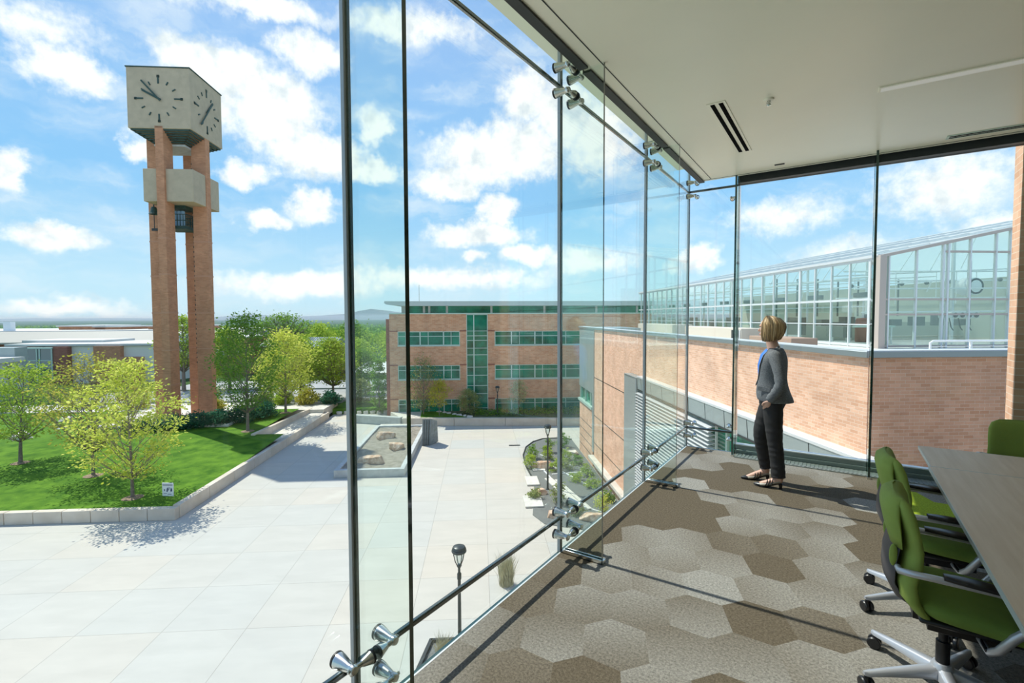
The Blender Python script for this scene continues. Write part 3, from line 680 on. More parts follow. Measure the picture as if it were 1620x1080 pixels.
# paved walk and street behind the lawn, tower terrace
m = MB(); m.box(-60, 46.9, -.8, -14.9, 51.5, 0); struct(m.build('walkway', CONC, None, campus(0,0,-6.98), CAMPUS, smooth=False))
m = MB(); m.box(-31, 40.0, -.8, -20.2, 47, 0); struct(m.build('tower_terrace', CONC, None, campus(0,0,-6.80), CAMPUS, smooth=False))
m = MB(); m.box(-45, 54, -.4, -9.4, 62, 0); m.box(-40, 64, -.4, -9.4, 72, -.1);  struct(m.build('street_paving', M('street_concrete', (.36,.36,.34), .9, var=.15, scale=.4), None, campus(0,0,-7.25), CAMPUS, smooth=False))
retaining([(-6.9, 43.9), (16, 42.0)], .4, GZ, -7.30, 4.3)
retaining([(-12.1, 45.7), (-7.1, 43.95)], .5, GZ, -7.25, 5.0, mat=GREYCONC)
struct(MB().box(-5.9, 0, -.35, .1, 2.6, 0).build('plaza_paving', PLAZA, None, campus(-8.84, 47.0, GZ), CAMPUS, smooth=False))
m = MB(); m.prism([(-14.9,49.7),(-8.7,49.7),(-8.7,54),(-14.9,54)], -.5, .55); struct(m.build('planting_bed', bpy.data.materials['planting_bed'] if 'planting_bed' in bpy.data.materials else LAWNM, None, (*campus(0,0)[:2], GZ), CAMPUS, smooth=False))
m = MB(); m.prism([(-7.0,43.8),(-4.2,43.9),(-5.7,46.9),(-8.6,46.9)], -.6, .0); struct(m.build('walkway', CONC, None, (*campus(0,0)[:2], -7.34), CAMPUS, smooth=False))
BEDM = M('planting_bed', (.07,.10,.03), .95, col2=(.16,.17,.07), scale=1.5, bump=1.0, bscale=12)
m = MB(); m.prism([(-5.6,43.95),(17,42.15),(17,46.98),(-5.6,46.98)], -.6, 0); struct(m.build('planting_bed', BEDM, None, (*campus(0,0)[:2], -7.36), CAMPUS, smooth=False))
m = MB(); m.prism([(-5.4,44.05),(-1.2,43.65),(-3.4,46.4),(-5.6,46.6)], 0, .06); struct(m.build('lawn_patch', LAWNM, None, (*campus(0,0)[:2], -7.36), CAMPUS))

# terrain beyond the campus
def terrain_material():
    m = bpy.data.materials.new('valley_ground'); m.use_nodes = True; nt = m.node_tree; L = nt.links.new
    b = nt.nodes['Principled BSDF']; b.inputs['Roughness'].default_value = 1; b.inputs['Specular IOR Level'].default_value = 0
    tc = node(nt, 'ShaderNodeTexCoord')
    n = node(nt, 'ShaderNodeTexNoise', Scale=.02, Detail=9.0, Roughness=.75); L(tc.outputs['Object'], n.inputs['Vector'])
    r = node(nt, 'ShaderNodeValToRGB'); L(n.outputs['Fac'], r.inputs['Fac']); e = r.color_ramp.elements
    e[0].position = .35; e[0].color = (.035,.075,.03,1); e[1].position = .72; e[1].color = (.30,.27,.18,1)
    k = e.new(.52); k.color = (.07,.12,.04,1); k = e.new(.62); k.color = (.11,.15,.06,1)
    L(r.outputs[0], b.inputs['Base Color']); return m
def make_terrain():
    vs_ = [44,50,53,60,72,85,95,120,160,220,320,500,800,1300,2200,3800,6500,11000,18000,30000,45000]
    hz = {44:-8.4,50:-8.2,53:-7.6,60:-7.6,72:-7.7,85:-8.2,95:-8.6}
    xs = [45000,11000,4500,1600,600,220,95]
    def h(u, v):
        if v in hz: z = hz[v]; return z if u < -8 else -8.4
        return float(np.interp(v, [95,220,500,1300,3800,6500,11000,18000,45000], [-8.6,-13,-24,-48,-85,-95,-100,-90,-40]))
    m = MB(); rows = []
    for v in vs_:
        w = max(90, v*1.6); rows.append([(-w + 2*w*i/30, v, h(-w+2*w*i/30, v)) for i in range(31)])
    P = [p for r in rows for p in r]; F = [(j*31+i, j*31+i+1, (j+1)*31+i+1, (j+1)*31+i) for j in range(len(vs_)-1) for i in range(30)]
    m.add(P, F); struct(m.build('terrain', terrain_material(), None, (0,0,0), CAMPUS))
make_terrain()
def make_hills():
    HM = M('hill_haze_blue', (.15,.19,.20), 1.0, col2=(.22,.25,.25), scale=.0006, spec=0)  # blue-grey of distance haze painted into the hills' base colour
    D = 26000; pts = []
    prof = [(-700,.5),(-200,1),(0,.6),(60,1.2),(120,.7),(170,1.1),(230,.6),(300,.6),(340,2.4),(365,5.0),(388,7.0),(410,5.5),(440,2.5),(470,2.2),(495,4.0),(515,5.5),(535,6.5),(550,8),(563,12),(580,15),(596,13.5),(612,11),(640,8),(700,6),(800,7),(900,5),(1000,4),(1300,3),(1700,3)]
    rng = random.Random(4); m = MB(); top = []; front = []; back = []; n = 120
    for i in range(n+1):
        px = -700+2400*i/n; hgt = float(np.interp(px, [p[0] for p in prof], [p[1] for p in prof]))+rng.uniform(-.25,.25)
        u = (px-758)/765*D; top.append((u, D+1500, -60+hgt/765*D*1.0+60)); front.append((u+rng.uniform(-80,80), D-3500, -100)); back.append((u, D+6000, -120))
    mid = [((a[0]*.6+b[0]*.4)+rng.uniform(-90,90), a[1]*.6+b[1]*.4, (a[2]*.48+b[2]*.52)+rng.uniform(-16,16)) for a, b in zip(top, front)]
    P = front+mid+top+back; k = n+1
    F = [(r*k+i, r*k+i+1, (r+1)*k+i+1, (r+1)*k+i) for r in range(3) for i in range(n)]
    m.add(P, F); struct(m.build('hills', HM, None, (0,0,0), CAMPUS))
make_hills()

# ------------------------------------------------------------------ clock tower
def make_tower():
    U, V, B = -25.3, 43.3, -6.80
    t = cempty('clock_tower', U, V, B); tag(t, 'tall brick clock tower with a square concrete clock block on four piers', 'clock tower')
    zt = 16.85-B
    piers = [(-.40,-2.36,.22,-1.16), (1.22,-.35,2.36,.30), (-.33,1.16,.33,2.36), (-2.36,-.33,-1.22,.33)]
    for (x0,y0,x1,y1) in piers:
        hgt = zt+.2
        p = MB().box(x0,y0,0,x1,y1,hgt).build('pier', TOWERBRICK, t, smooth=False)
        m = MB()
        for z in (-3.7,-.85,2.2,5.3,8.2):
            zz = z-B; m.box(x0-.025,y0-.025,zz-.06,x1+.025,y1+.025,zz+.06)
        m.build('band_course', M('band_brick', (.56,.28,.17), .8) if 'band_brick' not in bpy.data.materials else bpy.data.materials['band_brick'], p, smooth=False)
    # clock block
    m = MB(); m.box(-2.42,-2.36,zt,2.38,2.4,21.58-B); blk = m.build('clock_block', TOWERCONC, t, bevel=.03)
    m = MB(); m.box(-2.47,-2.41,21.58-B,2.43,2.45,21.66-B); m.build('roof_edge', TEALST, t)
    m = MB()
    for k in range(7):
        s = 2.28-.19*k; z = zt-.06-.13*k
        for (a,b,c,d) in ((-s,-s,s,-s+.09),(-s,s-.09,s,s),(-s,-s,-s+.09,s),(s-.09,-s,s,s)): m.box(a,b,z-.07,c,d,z+.04)
    m.build('stepped_soffit_beams', TEALST, t, smooth=False)
    m = MB(); m.box(-1.2,-1.2,zt-1.0,1.2,1.2,zt-.85); m.build('soffit_slab', GREYCONC, t)
    # dials: front faces -v, side faces +u
    zc = 19.15-B
    for (face, hours, mins) in (('f', -62, -42), ('s', 40, 218), ('b', -62, -42), ('w', -62, -42)):
        R = {'f': Matrix.Rotation(0,3,'Z'), 's': Matrix.Rotation(math.pi/2,3,'Z'), 'b': Matrix.Rotation(math.pi,3,'Z'), 'w': Matrix.Rotation(-math.pi/2,3,'Z')}[face]
        off = {'f': 2.36, 's': 2.38, 'b': 2.4, 'w': 2.42}[face]
        def P(x, z, y): return R @ Vector((x, -off-y, 0)) + Vector((0, 0, zc+z))
        def bar(m, ang, r0, r1, w, y0, y1):
            a = math.radians(ang); d = (math.sin(a), math.cos(a)); n_ = (math.cos(a), -math.sin(a)); vs = []
            for y in (y0, y1):
                for (r, s) in ((r0,-1),(r0,1),(r1,1),(r1,-1)): vs.append(P(d[0]*r+n_[0]*s*w, d[1]*r+n_[1]*s*w, y))
            m.add(vs, [(0,1,2,3),(7,6,5,4),(0,4,5,1),(1,5,6,2),(2,6,7,3),(3,7,4,0)])
        d = MB()
        for h in range(12):
            if h % 3 == 0:
                bar(d, h*30, 1.18, 1.72, .055, .0, .05)
                a = math.radians(h*30); 
                for q in range(8): bar(d, h*30, 1.66, 1.84, .09*math.cos((q-3.5)/8*2.6), .0, .052)
            else: bar(d, h*30, 1.22, 1.50, .045, .0, .05)
        dial = d.build('dial_markers', TEALST, t, smooth=False)
        hh = MB(); bar(hh, hours, -.2, 1.38, .075, .06, .10); hh.build('hour_hand', TEALST, dial)
        hh = MB(); bar(hh, mins, -.25, 1.85, .06, .11, .15); hh.build('minute_hand', TEALST, dial)
    # belfry box, gallery
    m = MB(); m.box(-1.55, -2.15, 11.15-B, 2.30, 1.75, 13.75-B); m.build('belfry_box', TOWERCONC, t, bevel=.03)
    m = MB(); m.box(-.9,-.9,9.2-B,.95,.95,9.45-B)
    for i in range(9):
        for (x,y) in ((-.9+.23*i,-.9),(-.9+.23*i,.93),(-.9,-.9+.23*i),(.93,-.9+.23*i)): m.box(x-.02,y-.02,9.45-B,x+.02,y+.02,10.4-B)
    for z in (9.9,10.4): 
        for (a,b,c,d) in ((-.93,-.93,.96,-.88),(-.93,.9,.96,.95),(-.93,-.93,-.88,.95),(.91,-.93,.96,.95)): m.box(a,b,z-B-.03,c,d,z-B+.03)
    m.box(-.12,-.12,10.4-B,.12,.12,11.2-B); m.box(-.8,-.8,10.9-B,.85,.85,11.16-B)
    m.build('gallery_deck', TEALST, t, smooth=False)
    bb = MB(); 
    for i in range(4): bb.box(-.55+.3*i,-.5,9.5-B,-.37+.3*i,-.3,10.75-B)
    bb.build('carillon_panel', M('pale_blue_panel', (.35,.55,.75), .5), t)
    # bells hung below the box on the left
    b = MB(); b.lathe([(.03,.62),(.16,.60),(.22,.45),(.27,.2),(.36,.03),(.38,0),(.33,.0),(.05,.3)], 20, (-1.55,-.95,10.35-B)); b.tube([(-1.55,-.95,10.9-B),(-1.55,-.95,11.2-B)], .05, 8)
    b.build('bell', TEALST, t)
    m = MB(); m.tube([(-1.55,-.95,10.4-B),(-1.55,-.95,9.1-B)], .03, 6); m.box(-1.75,-1.0,9.0-B,-1.2,-.9,9.2-B); m.build('bell_bracket', METALD, t)
    # rung ladder up the inner pier
    m = MB()
    for i in range(42): m.box(.42,.96,4.6+.42*i,.62,1.04,4.74+.42*i)
    m.build('ladder', METALD, t, smooth=False)
make_tower()

# ------------------------------------------------------------------ three storey brick building straight across
def make_far_building():
    U0, V0, B = -8.62, 47.0, GZ; t = cempty('office_building', 0, V0, B)
    tag(t, 'three storey brick building with green window bands and a flat overhanging roof across the plaza', 'building')
    D = 16; UR = 17.0
    zs = [(0, .42), (1.82, 3.73), (5.12, 7.02), (8.40, 10.06)]; wz = [(.42, 1.82), (3.73, 5.12), (7.02, 8.40)]
    m = MB()
    for a, b in zs: m.box(U0, 0, a, -1.28, D, b); m.box(.80, 0, a, UR, D, b)
    for a, b in wz:
        for (x0, x1) in ((U0, -7.86), (-1.90, -1.28), (.80, 1.46), (9.9, 10.6), (16.4, UR)): m.box(x0, 0, a, x1, D, b)
        m.box(U0, .3, a, UR, D, b)
    m.box(-1.28, .3, 0, .80, D, 10.06)
    m.build('brick_wall', FARBRICK, t, smooth=False)
    mm = MB()
    for (a, b) in wz:
        for (x0, x1) in ((U0, -7.86), (-1.90, -1.28), (.80, 1.46), (9.9, 10.6)): mm.box(x0-.01, -.04, b-.02, x1+.01, .02, b+.10)
    mm.build('soldier_course', DARKBRICK, t, smooth=False)
    def strip(x0, x1, z0, z1, thick, thin, trans):
        f = MB(); w = .05
        f.box(x0, .02, z0, x1, .16, z0+.09); f.box(x0, .02, z1-.07, x1, .16, z1); f.box(x0, .02, z0, x0+.07, .16, z1); f.box(x1-.07, .02, z0, x1, .16, z1)
        f.box(x0-.02, -.05, z0-.07, x1+.02, .16, z0)
        for x in thick: f.box(x-.055, .02, z0, x+.055, .16, z1)
        for x in thin: f.box(x-.03, .03, z0, x+.03, .14, z1)
        for z in trans: f.box(x0, .03, z-.03, x1, .14, z+.03)
        fr = f.build('window_strip', FRAMEW, t, smooth=False)
        g = MB(); xs = sorted([x0]+list(thick)+list(thin)+[x1])
        for a, b in zip(xs[:-1], xs[1:]): g.box(a+.03, .09, z0+.05, b-.03, .12, z1-.05)
        g.build('panes', TEALGL, fr, smooth=False)
    for (z0, z1) in wz:
        strip(-7.86, -1.90, z0, z1, (-5.72, -3.48), (-4.95, -2.75, -7.1), (z1-.48,))
        strip(1.46, 9.9, z0, z1, (3.10, 5.40, 7.68), (3.88, 6.15, 8.45), (z1-.48,))
        strip(10.6, 16.4, z0, z1, (12.2, 14.5), (13.0, 15.2), (z1-.48,))
    strip(-1.28, .80, .1, 10.04, (-.56,), (), (.9, 2.3, 3.1, 4.1, 4.9, 6.1, 6.75, 7.5, 7.95, 8.42))
    w = MB(); w.box(U0-.5, .9, 0, U0+.02, D, 9.6); w.build('side_wing', DARKBRICK, t, smooth=False)
    c = MB(); c.box(U0-.02, -.03, 10.06, UR, D, 10.16); c.build('parapet_coping', FRAMEW, t)
    # clerestory set back and the curved roof edge
    g = MB(); g.box(-7.1, .25, 10.16, UR, D-1, 10.86); cl = g.build('clerestory', TEALGL, t, smooth=False)
    f = MB(); x = -7.1
    for x in (-7.1, -5.35, -4.85, -3.15, 1.15, 6.35, 11.5, 15.6): f.box(x-.09, .16, 10.16, x+.12, .28, 10.86)
    f.box(-7.5, .3, 10.16, -5.9, D-1, 10.86); f.build('post', GREYCONC, cl, smooth=False)
    r = MB(); poly = [(-8.95, 11.10), (-8.75, 10.98), (-8.2, 10.90), (-7.2, 10.84), (UR, 10.84), (UR, 11.28), (-8.9, 11.28)]
    r.prismy(poly, -.75, D); r.build('roof', M('roof_fascia', (.56,.62,.56), .5), t, angle=.5)
    a = MB(); a.tube([(-6.0, 2, 11.2), (-6.0, 2, 13.0)], .03, 6); a.box(-6.12,1.9,11.2,-5.88,2.1,11.35); a.build('antenna', STEEL, t)
make_far_building()

# ------------------------------------------------------------------ brick wing on the right, seen along its long wall
def make_wing():
    t = cempty('brick_wing', 7.29, 8.6, GZ); tag(t, 'long salmon brick wing with grey coping running away to the right of the plaza', 'building')
    z = lambda w: w-GZ
    # local: x = u-7.29, y = v-8.6
    m = MB(); m.box(0, 0, z(-.97), .35, 12.6, z(.98)); m.box(.35, 0, 0, 9, 12.6, z(.3)); m.box(0, 14.3, 0, .35, 21.75, z(.98)); m.box(.35, 14.3, 0, 9, 21.75, z(.3)); m.box(.3,12.5,0,9,14.4,z(.3)); m.box(0, 12.6, z(-.97), .35, 14.3, z(.98))
    m.build('long_brick_wall', SALMON, t, smooth=False)
    j = MB()
    for zz in (-2.12, -4.55, -6.3): j.box(-.006, 14.3, z(zz)-.02, .02, 21.7, z(zz)+.02)
    for zz in (-5.55, -6.15, -6.75, -7.35): j.box(-.006, 22.0, z(zz)-.018, .02, 26.2, z(zz)+.018)
    j.build('control_joint', METALD, t, smooth=False)
    m = MB(); m.box(0, 22.1, 0, 9, 26.2, z(-4.24)); m.build('bay_brick_base', SALMON, t, smooth=False)
    m = MB(); m.box(-.03, 22.1, z(-3.22), 3, 26.2, z(1.02)); m.build('bay_metal_panel', METALG, t, smooth=False)
    m = MB(); m.box(.12, 22.1, z(-4.15), 8.9, 26.1, z(-3.22)); g = m.build('bay_window', TEALGL, t, smooth=False)
    m = MB()
    for y in (22.1, 22.9, 24.5, 26.1): m.box(.02, y-.05, z(-4.15), .14, y+.05, z(-3.22))
    m.box(-.12, 22.1, z(-4.28), .2, 26.25, z(-4.12)); m.build('window_frame', FRAMEW, g, smooth=False)
    m = MB(); m.box(-.05, 21.7, z(-6.95), 3, 22.12, z(1.0)); m.build('corner_metal_strip', METALG, t, smooth=False)
    m = MB(); m.box(-.35, 14.4, z(-7.35), 0, 21.9, z(-7.15)); m.build('brick_ledge', CONC, t, bevel=.02)
    # gutter sill and sloping panelled fascia
    m = MB(); m.box(-.30, -1.5, z(-.98), .05, 12.5, z(-.90)); m.build('gutter_sill', COPLIGHT, t, bevel=.01)
    m = MB(); m.prismy([(.02, z(-1.50)), (-.24, z(-1.50)), (-.28, z(-.98)), (.02, z(-.98))], -1.5, 12.5); fa = m.build('fascia_panels', METALG, t, smooth=False)
    m = MB()
    for k in range(12): 
        y = -1.2+1.2*k; m.prismy([(-.243, z(-1.50)), (-.247, z(-1.50)), (-.287, z(-.98)), (-.283, z(-.98))], y, y+.018)
    m.box(-.27,-1.5,z(-1.54),-.2,12.5,z(-1.49)); m.build('panel_seam', METALD, fa, smooth=False)
    # framed opening with the sunshade slats
    m = MB(); m.box(-.32, 12.55, z(-7.4), .1, 14.3, z(-1.0)); m.box(-.32, 12.5, z(-1.08), .1, 14.3, z(-.98)); m.build('opening_frame', METALG, t, bevel=.01)
    m = MB(); m.box(.20, -1.4, 0, .34, 12.5, z(-1.5)); gl = m.build('curtain_glazing', TEALGL, t, smooth=False)
    m = MB()
    for y in (1.0, 3.2, 5.4, 7.6, 9.8, 12.0): m.box(.12, y-.05, 0, .22, y+.05, z(-1.5))
    m.build('mullion', FRAMEW, gl, smooth=False)
    m = MB()
    for k in range(36):
        zz = z(-1.66)-k*.132
        m.prismy([(-.36, zz-.03), (-.12, zz+.02), (-.12, zz+.036), (-.36, zz-.012)], 5.6, 12.5)
    sl = m.build('sunshade_slats', COPLIGHT, t, smooth=False)
    m = MB()
    for y in (5.65, 7.9, 10.2, 12.4): m.box(-.09, y-.03, z(-6.2), -.03, y+.03, z(-1.5))
    m.build('slat_bracket', COPLIGHT, sl, smooth=False)
    # cross wall on the right (in shade) and copings
    m = MB(); m.box(.02, -.02, z(-6), 9.5, .5, z(.95)); m.build('cross_brick_wall', BRICKWALL, t, (0,0,0), smooth=False)
    m = MB(); m.box(-.10, -.08, z(.94), .30, 26.3, z(1.06)); m.box(.28, -.08, z(.94), 9.5, .34, z(1.06)); m.build('coping', COPING, t, bevel=.01)
    m = MB(); m.box(-.07, .30, z(1.06), .27, 26.2, z(1.075)); m.box(-.07, -.05, z(1.06), 9.5, .31, z(1.075)); m.build('coping_top', COPLIGHT, t, smooth=False)
    m = MB(); m.box(.35, .5, z(.35), 30, 26, z(.52)); m.build('flat_roof', WHITEROOF, t, smooth=False)
make_wing()

# greenhouse on the wing's roof
def make_greenhouse():
    ug, vg, B = 14.79, 17.0, .52; t = cempty('greenhouse', ug, vg, B); tag(t, 'glass greenhouse with white steel frame on the roof of the brick wing', 'greenhouse')
    L_ = 27.0; W = 30.0; e = 3.90-B; sl = .205; rx = 15.5; hr = e+sl*rx
    FR = M('greenhouse_frame', (.72,.74,.73), .4, .15); FRP = M('greenhouse_post', (.52,.44,.38), .6)
    g = MB(); g.box(-.01, 0, .1, .01, L_, e); side = g.build('side_glazing', GHGLASS, t, smooth=False)
    g = MB(); g.prismy([(0, .1), (W, .1), (W, e), (rx, hr), (0, e)], -.01, .01); gable = g.build('gable_glazing', GHGLASS, t, smooth=False)
    for (x0, z0, x1, z1) in ((0, e, rx, hr), (rx, hr, W, e)):
        g = MB(); g.prismy([(x0, z0), (x1, z1), (x1, z1+.03), (x0, z0+.03)], 0, L_); g.build('roof_glazing', ROOFGLASS, t, smooth=False)
    for k in range(27):
        y = 1.0*k+.45; big = k % 4 == 0; w = .05 if big else .022
        m = MB(); m.box(-.06, y-w, .0, .03, y+w, e); m.build('mullion', FR, t, smooth=False)
    m = MB()
    for z, w in ((.08,.05),(2.36-B,.045),(e-.03,.07),(1.40-B,.02)): m.box(-.05, 0, z-w, .03, L_, z+w)
    m.build('side_rails', FR, t, smooth=False)
    m = MB(); m.box(-.12, 0, e, .05, L_, e+.10); m.build('gutter', COPLIGHT, t)
    for i, x in enumerate((.30, 1.38, 2.43, 2.62, 3.5, 4.52, 5.1, 6.2, 7.3)):
        w = .035 if i in (2,3,6) else .025; top = e+sl*x
        m = MB(); m.box(x-w, -.06, 0, x+w, .04, top); m.build('mullion', FR, t, smooth=False)
    m = MB()
    for z, x0 in ((.08, 0), (2.34-B, 0), (1.78-B, 0), (4.11-B, 2.5)): m.box(x0, -.05, z-.035, W, .03, z+.035)
    m.prismy([(0, e-.03), (rx, hr-.03), (rx, hr+.08), (0, e+.08)], -.08, .05); m.build('gable_rails', FRP, t, smooth=False)
    m = MB(); m.box(-.12, -.12, -.1, .14, .16, e+.06); m.build('corner_post', FRP, t, bevel=.01)
    # roof bars, ridge and curved purlins
    m = MB()
    for k in range(28):
        y = k*1.0; m.prismy([(0, e+.03), (rx, hr+.03), (rx, hr+.06), (0, e+.06)], y-.015, y+.015)
    for q in (.25,.5,.75,1.0): m.box(rx*q-.03, 0, e+sl*rx*q+.02, rx*q+.03, L_, e+sl*rx*q+.075)
    m.build('roof_bars', COPLIGHT, t, smooth=False)
    # trusses inside
    for k in range(6):
        y = 2.5+4.6*k; m = MB(); m.tube([(0.1,y,e-.05),(rx,y,hr-.1)], .035, 6); m.tube([(.1,y,e-.5),(rx*.6,y,e-.1)], .025, 6)
        for q in range(5): m.tube([(q*1.4+.2,y,e-.5+q*.085),(q*1.4+.9,y,e+sl*(q*1.4+.9)-.05)], .015, 6)
        m.box(5.4,y-.05,0,5.5,y+.05,e+1.0); m.build('truss', FR, t, smooth=False)
    m = MB()
    for (z_, y_) in ((1.35,1.2),(1.95,2.6),(2.3,1.6),(2.75,3.4),(3.05,2.2)): m.tube([(.3,y_,z_),(10,y_,z_+.05)], .035, 6)
    for k in range(9):
        m.tube([(.8+.9*k,2.2,3.1),(.8+.9*k,2.2,2.3-.3*(k%3))], .015, 5); m.tube([(.6,1.5+2.6*k,2.45),(3.5,1.5+2.6*k,2.6),(3.7,1.9+2.6*k,2.2)], .028, 5)
    m.tube([(.5,.9,2.75),(.5,L_-1,2.75)], .05, 6); m.tube([(.9,.9,1.6),(.9,L_-1,1.6)], .03, 6)
    m.build('irrigation_pipes', WHITE, t, smooth=False)
    m = MB()
    for k in range(7):
        x_ = 1.0+1.15*k; m.box(x_, 4.4, .75, x_+.5, 4.8, 1.05+.12*(k%3)); m.box(x_+.1, 8.0, 1.2, x_+.16, 8.06, 3.2); m.ball((x_+.3,3.0,2.5+.05*k), (.09,.09,.09), 8, 6)
    for k in range(8): m.box(.5, 2.4+2.9*k, .3, .9, 3.4+2.9*k, .95+.2*(k%2)); m.box(1.3, 2.0+2.9*k, 2.0, 1.45, 2.9+2.9*k, 2.2)
    m.build('control_gear', M('gear_grey', (.16,.18,.17), .6), t, smooth=False)
    # back partition and inner wall
    m = MB(); m.box(9.5, 1, 0, 9.65, L_, 3.0); m.build('inner_partition', M('inner_wall_paint', (.50,.52,.44), .8), t, smooth=False)
    m = MB(); m.box(1.2, 6.0, 0, 9.5, 6.1, .9); 
    m.build('inner_low_wall', bpy.data.materials['inner_wall_paint'], t, smooth=False)
    d = MB(); d.box(2.9, 5.0, 0, 2.98, 5.06, 2.2); d.box(3.7, 5.0, 0, 3.78, 5.06, 2.2); d.box(4.5, 5.0, 0, 4.58, 5.06, 2.2); d.box(2.9, 5.0, 2.12, 4.58, 5.06, 2.2); d.box(2.9,5.0,.95,4.58,5.06,1.03); d.build('inner_door_frame', WHITE, t, smooth=False)
make_greenhouse()
def rooftop(name, lab, cat, u, v, z, build, grp=None):
    t = cempty(name, u, v, z); tag(t, lab, cat, grp); build(t); return t
def b_fan(t):
    m = MB(); m.lathe([(.05,-.4),(.36,-.34),(.38,.1),(.30,.35),(.05,.38)], 20, (0,0,0), 'y'); m.build('drum', WHITE, t)
    m = MB(); m.tube([(0,0,.3),(0,0,1.15)], .02, 6); m.lathe([(.30,-.36),(.33,-.37),(.33,-.33)], 20, (0,0,0), 'y'); m.build('hanger', METALD, t)
rooftop('circulation_fan', 'white drum fan hanging inside the greenhouse near the right pier', 'fan', 20.6, 19.2, 2.95, b_fan)
def b_fan2(t):
    m = MB(); m.box(-.6,-.3,-.12,.6,.3,.12); m.build('housing', COPLIGHT, t, bevel=.03)
    m = MB()
    for i in range(4): m.ball((-.45+.3*i,-.32,0), (.11,.04,.1), 10, 6)
    for i in range(3): m.tube([(-.4+.4*i,0,-.1),(-.3+.4*i,0,-.5),(-.1+.4*i,.1,-.62)], .02, 6)
    m.tube([(-.5,0,.1),(-.5,0,2.2)], .015, 6); m.tube([(.5,0,.1),(.5,0,2.2)], .015, 6); m.build('nozzles', METALD, t)
rooftop('grow_light_rig', 'row of four round lamps on a hanging bar inside the greenhouse', 'lamp', 19.6, 18.6, 1.75, b_fan2)
def b_tank(t):
    m = MB(); m.lathe([(.28,0),(.30,.05),(.30,1.0),(.25,1.1),(.05,1.12)], 18); m.build('body', M('rust_red', (.35,.10,.06), .7), t)
    m = MB(); m.tube([(0,0,1.1),(0,0,2.0),(.8,0,2.2)], .04, 8); m.build('pipe', COPLIGHT, t)
rooftop('water_tank', 'rust red upright tank inside the greenhouse behind the gable', 'tank', 17.9, 21.5, .52, b_tank)
def bench(t):
    m = MB(); m.box(-1.1,-.5,.72,1.1,.5,.80); m.build('bench_top', FRAMEW, t)
    for (x,y) in ((-1,-.4),(1,-.4),(-1,.4),(1,.4)): MB().box(x-.03,y-.03,0,x+.03,y+.03,.72).build('leg', COPLIGHT, t)
PLANTM = leafmat('bench_plants_leaf', (.05,.14,.05), (.14,.26,.10))
for i, (u, v) in enumerate(((16.6,20.0),(16.6,24.0),(16.6,28.5),(19.3,23.2))):
    rooftop('potting_bench', ['potting bench with seedlings behind the gable glass, nearest the corner post', 'potting bench with seedlings, second along the side glass', 'potting bench with seedlings, farthest along the side glass', 'potting bench with seedlings deep inside behind the fan'][i], 'bench', u, v, .52, bench, 'potting benches in the greenhouse')
# white handrail on the roof
t = cempty('roof_handrail', 15.4, 15.2, .52); tag(t, 'low white handrail on the roof before the greenhouse gable', 'railing')
m = MB(); m.tube([(-.35,0,.0),(-.35,0,.30),(-.25,0,.36),(4.6,0,.36)], .035, 8); m.tube([(-.3,0,.18),(4.6,0,.18)], .012, 6); m.build('rail', WHITE, t)
for x in (1.1, 2.75, 4.4): MB().box(x-.03,-.03,0,x+.03,.03,.35).build('post', WHITE, t)
# roof plant boxes
def unit(u, v, z, w, d, h, lab, mat, vent):
    t = cempty('rooftop_unit', u, v, z); tag(t, lab, 'air handling unit', None)
    MB().box(-w/2,-d/2,0,w/2,d/2,h).build('casing', mat, t, bevel=.02)
    if vent:
        m = MB(); m.box(-w/2-.02,-d/2+.05,.12,-w/2+.02,-d/2+.75,h-.08); m.build('opening', BLACK, t)
        m = MB(); m.box(-w/2-.03,-d/2+.05,.10,-w/2+.0,-d/2+.1,h-.06); m.box(-w/2-.03,-d/2+.42,.10,-w/2+.0,-d/2+.47,h-.06); m.build('louver_bar', WHITE, t)
CREAM = M('cream_metal', (.68,.60,.48), .6)
unit(11.5, 22.5, .52, 1.0, 5.6, .70, 'cream rooftop unit with a dark square opening, left of the woman', CREAM, True)
unit(11.6, 17.9, .52, 1.0, 2.7, .42, 'low brown rooftop box directly behind the woman\'s head', M('brown_metal', (.40,.27,.19), .7), False)
unit(11.6, 30.0, .52, 1.2, 6.0, .75, 'long pale rooftop box beyond the side glass, next to the thin joint', CREAM, False)

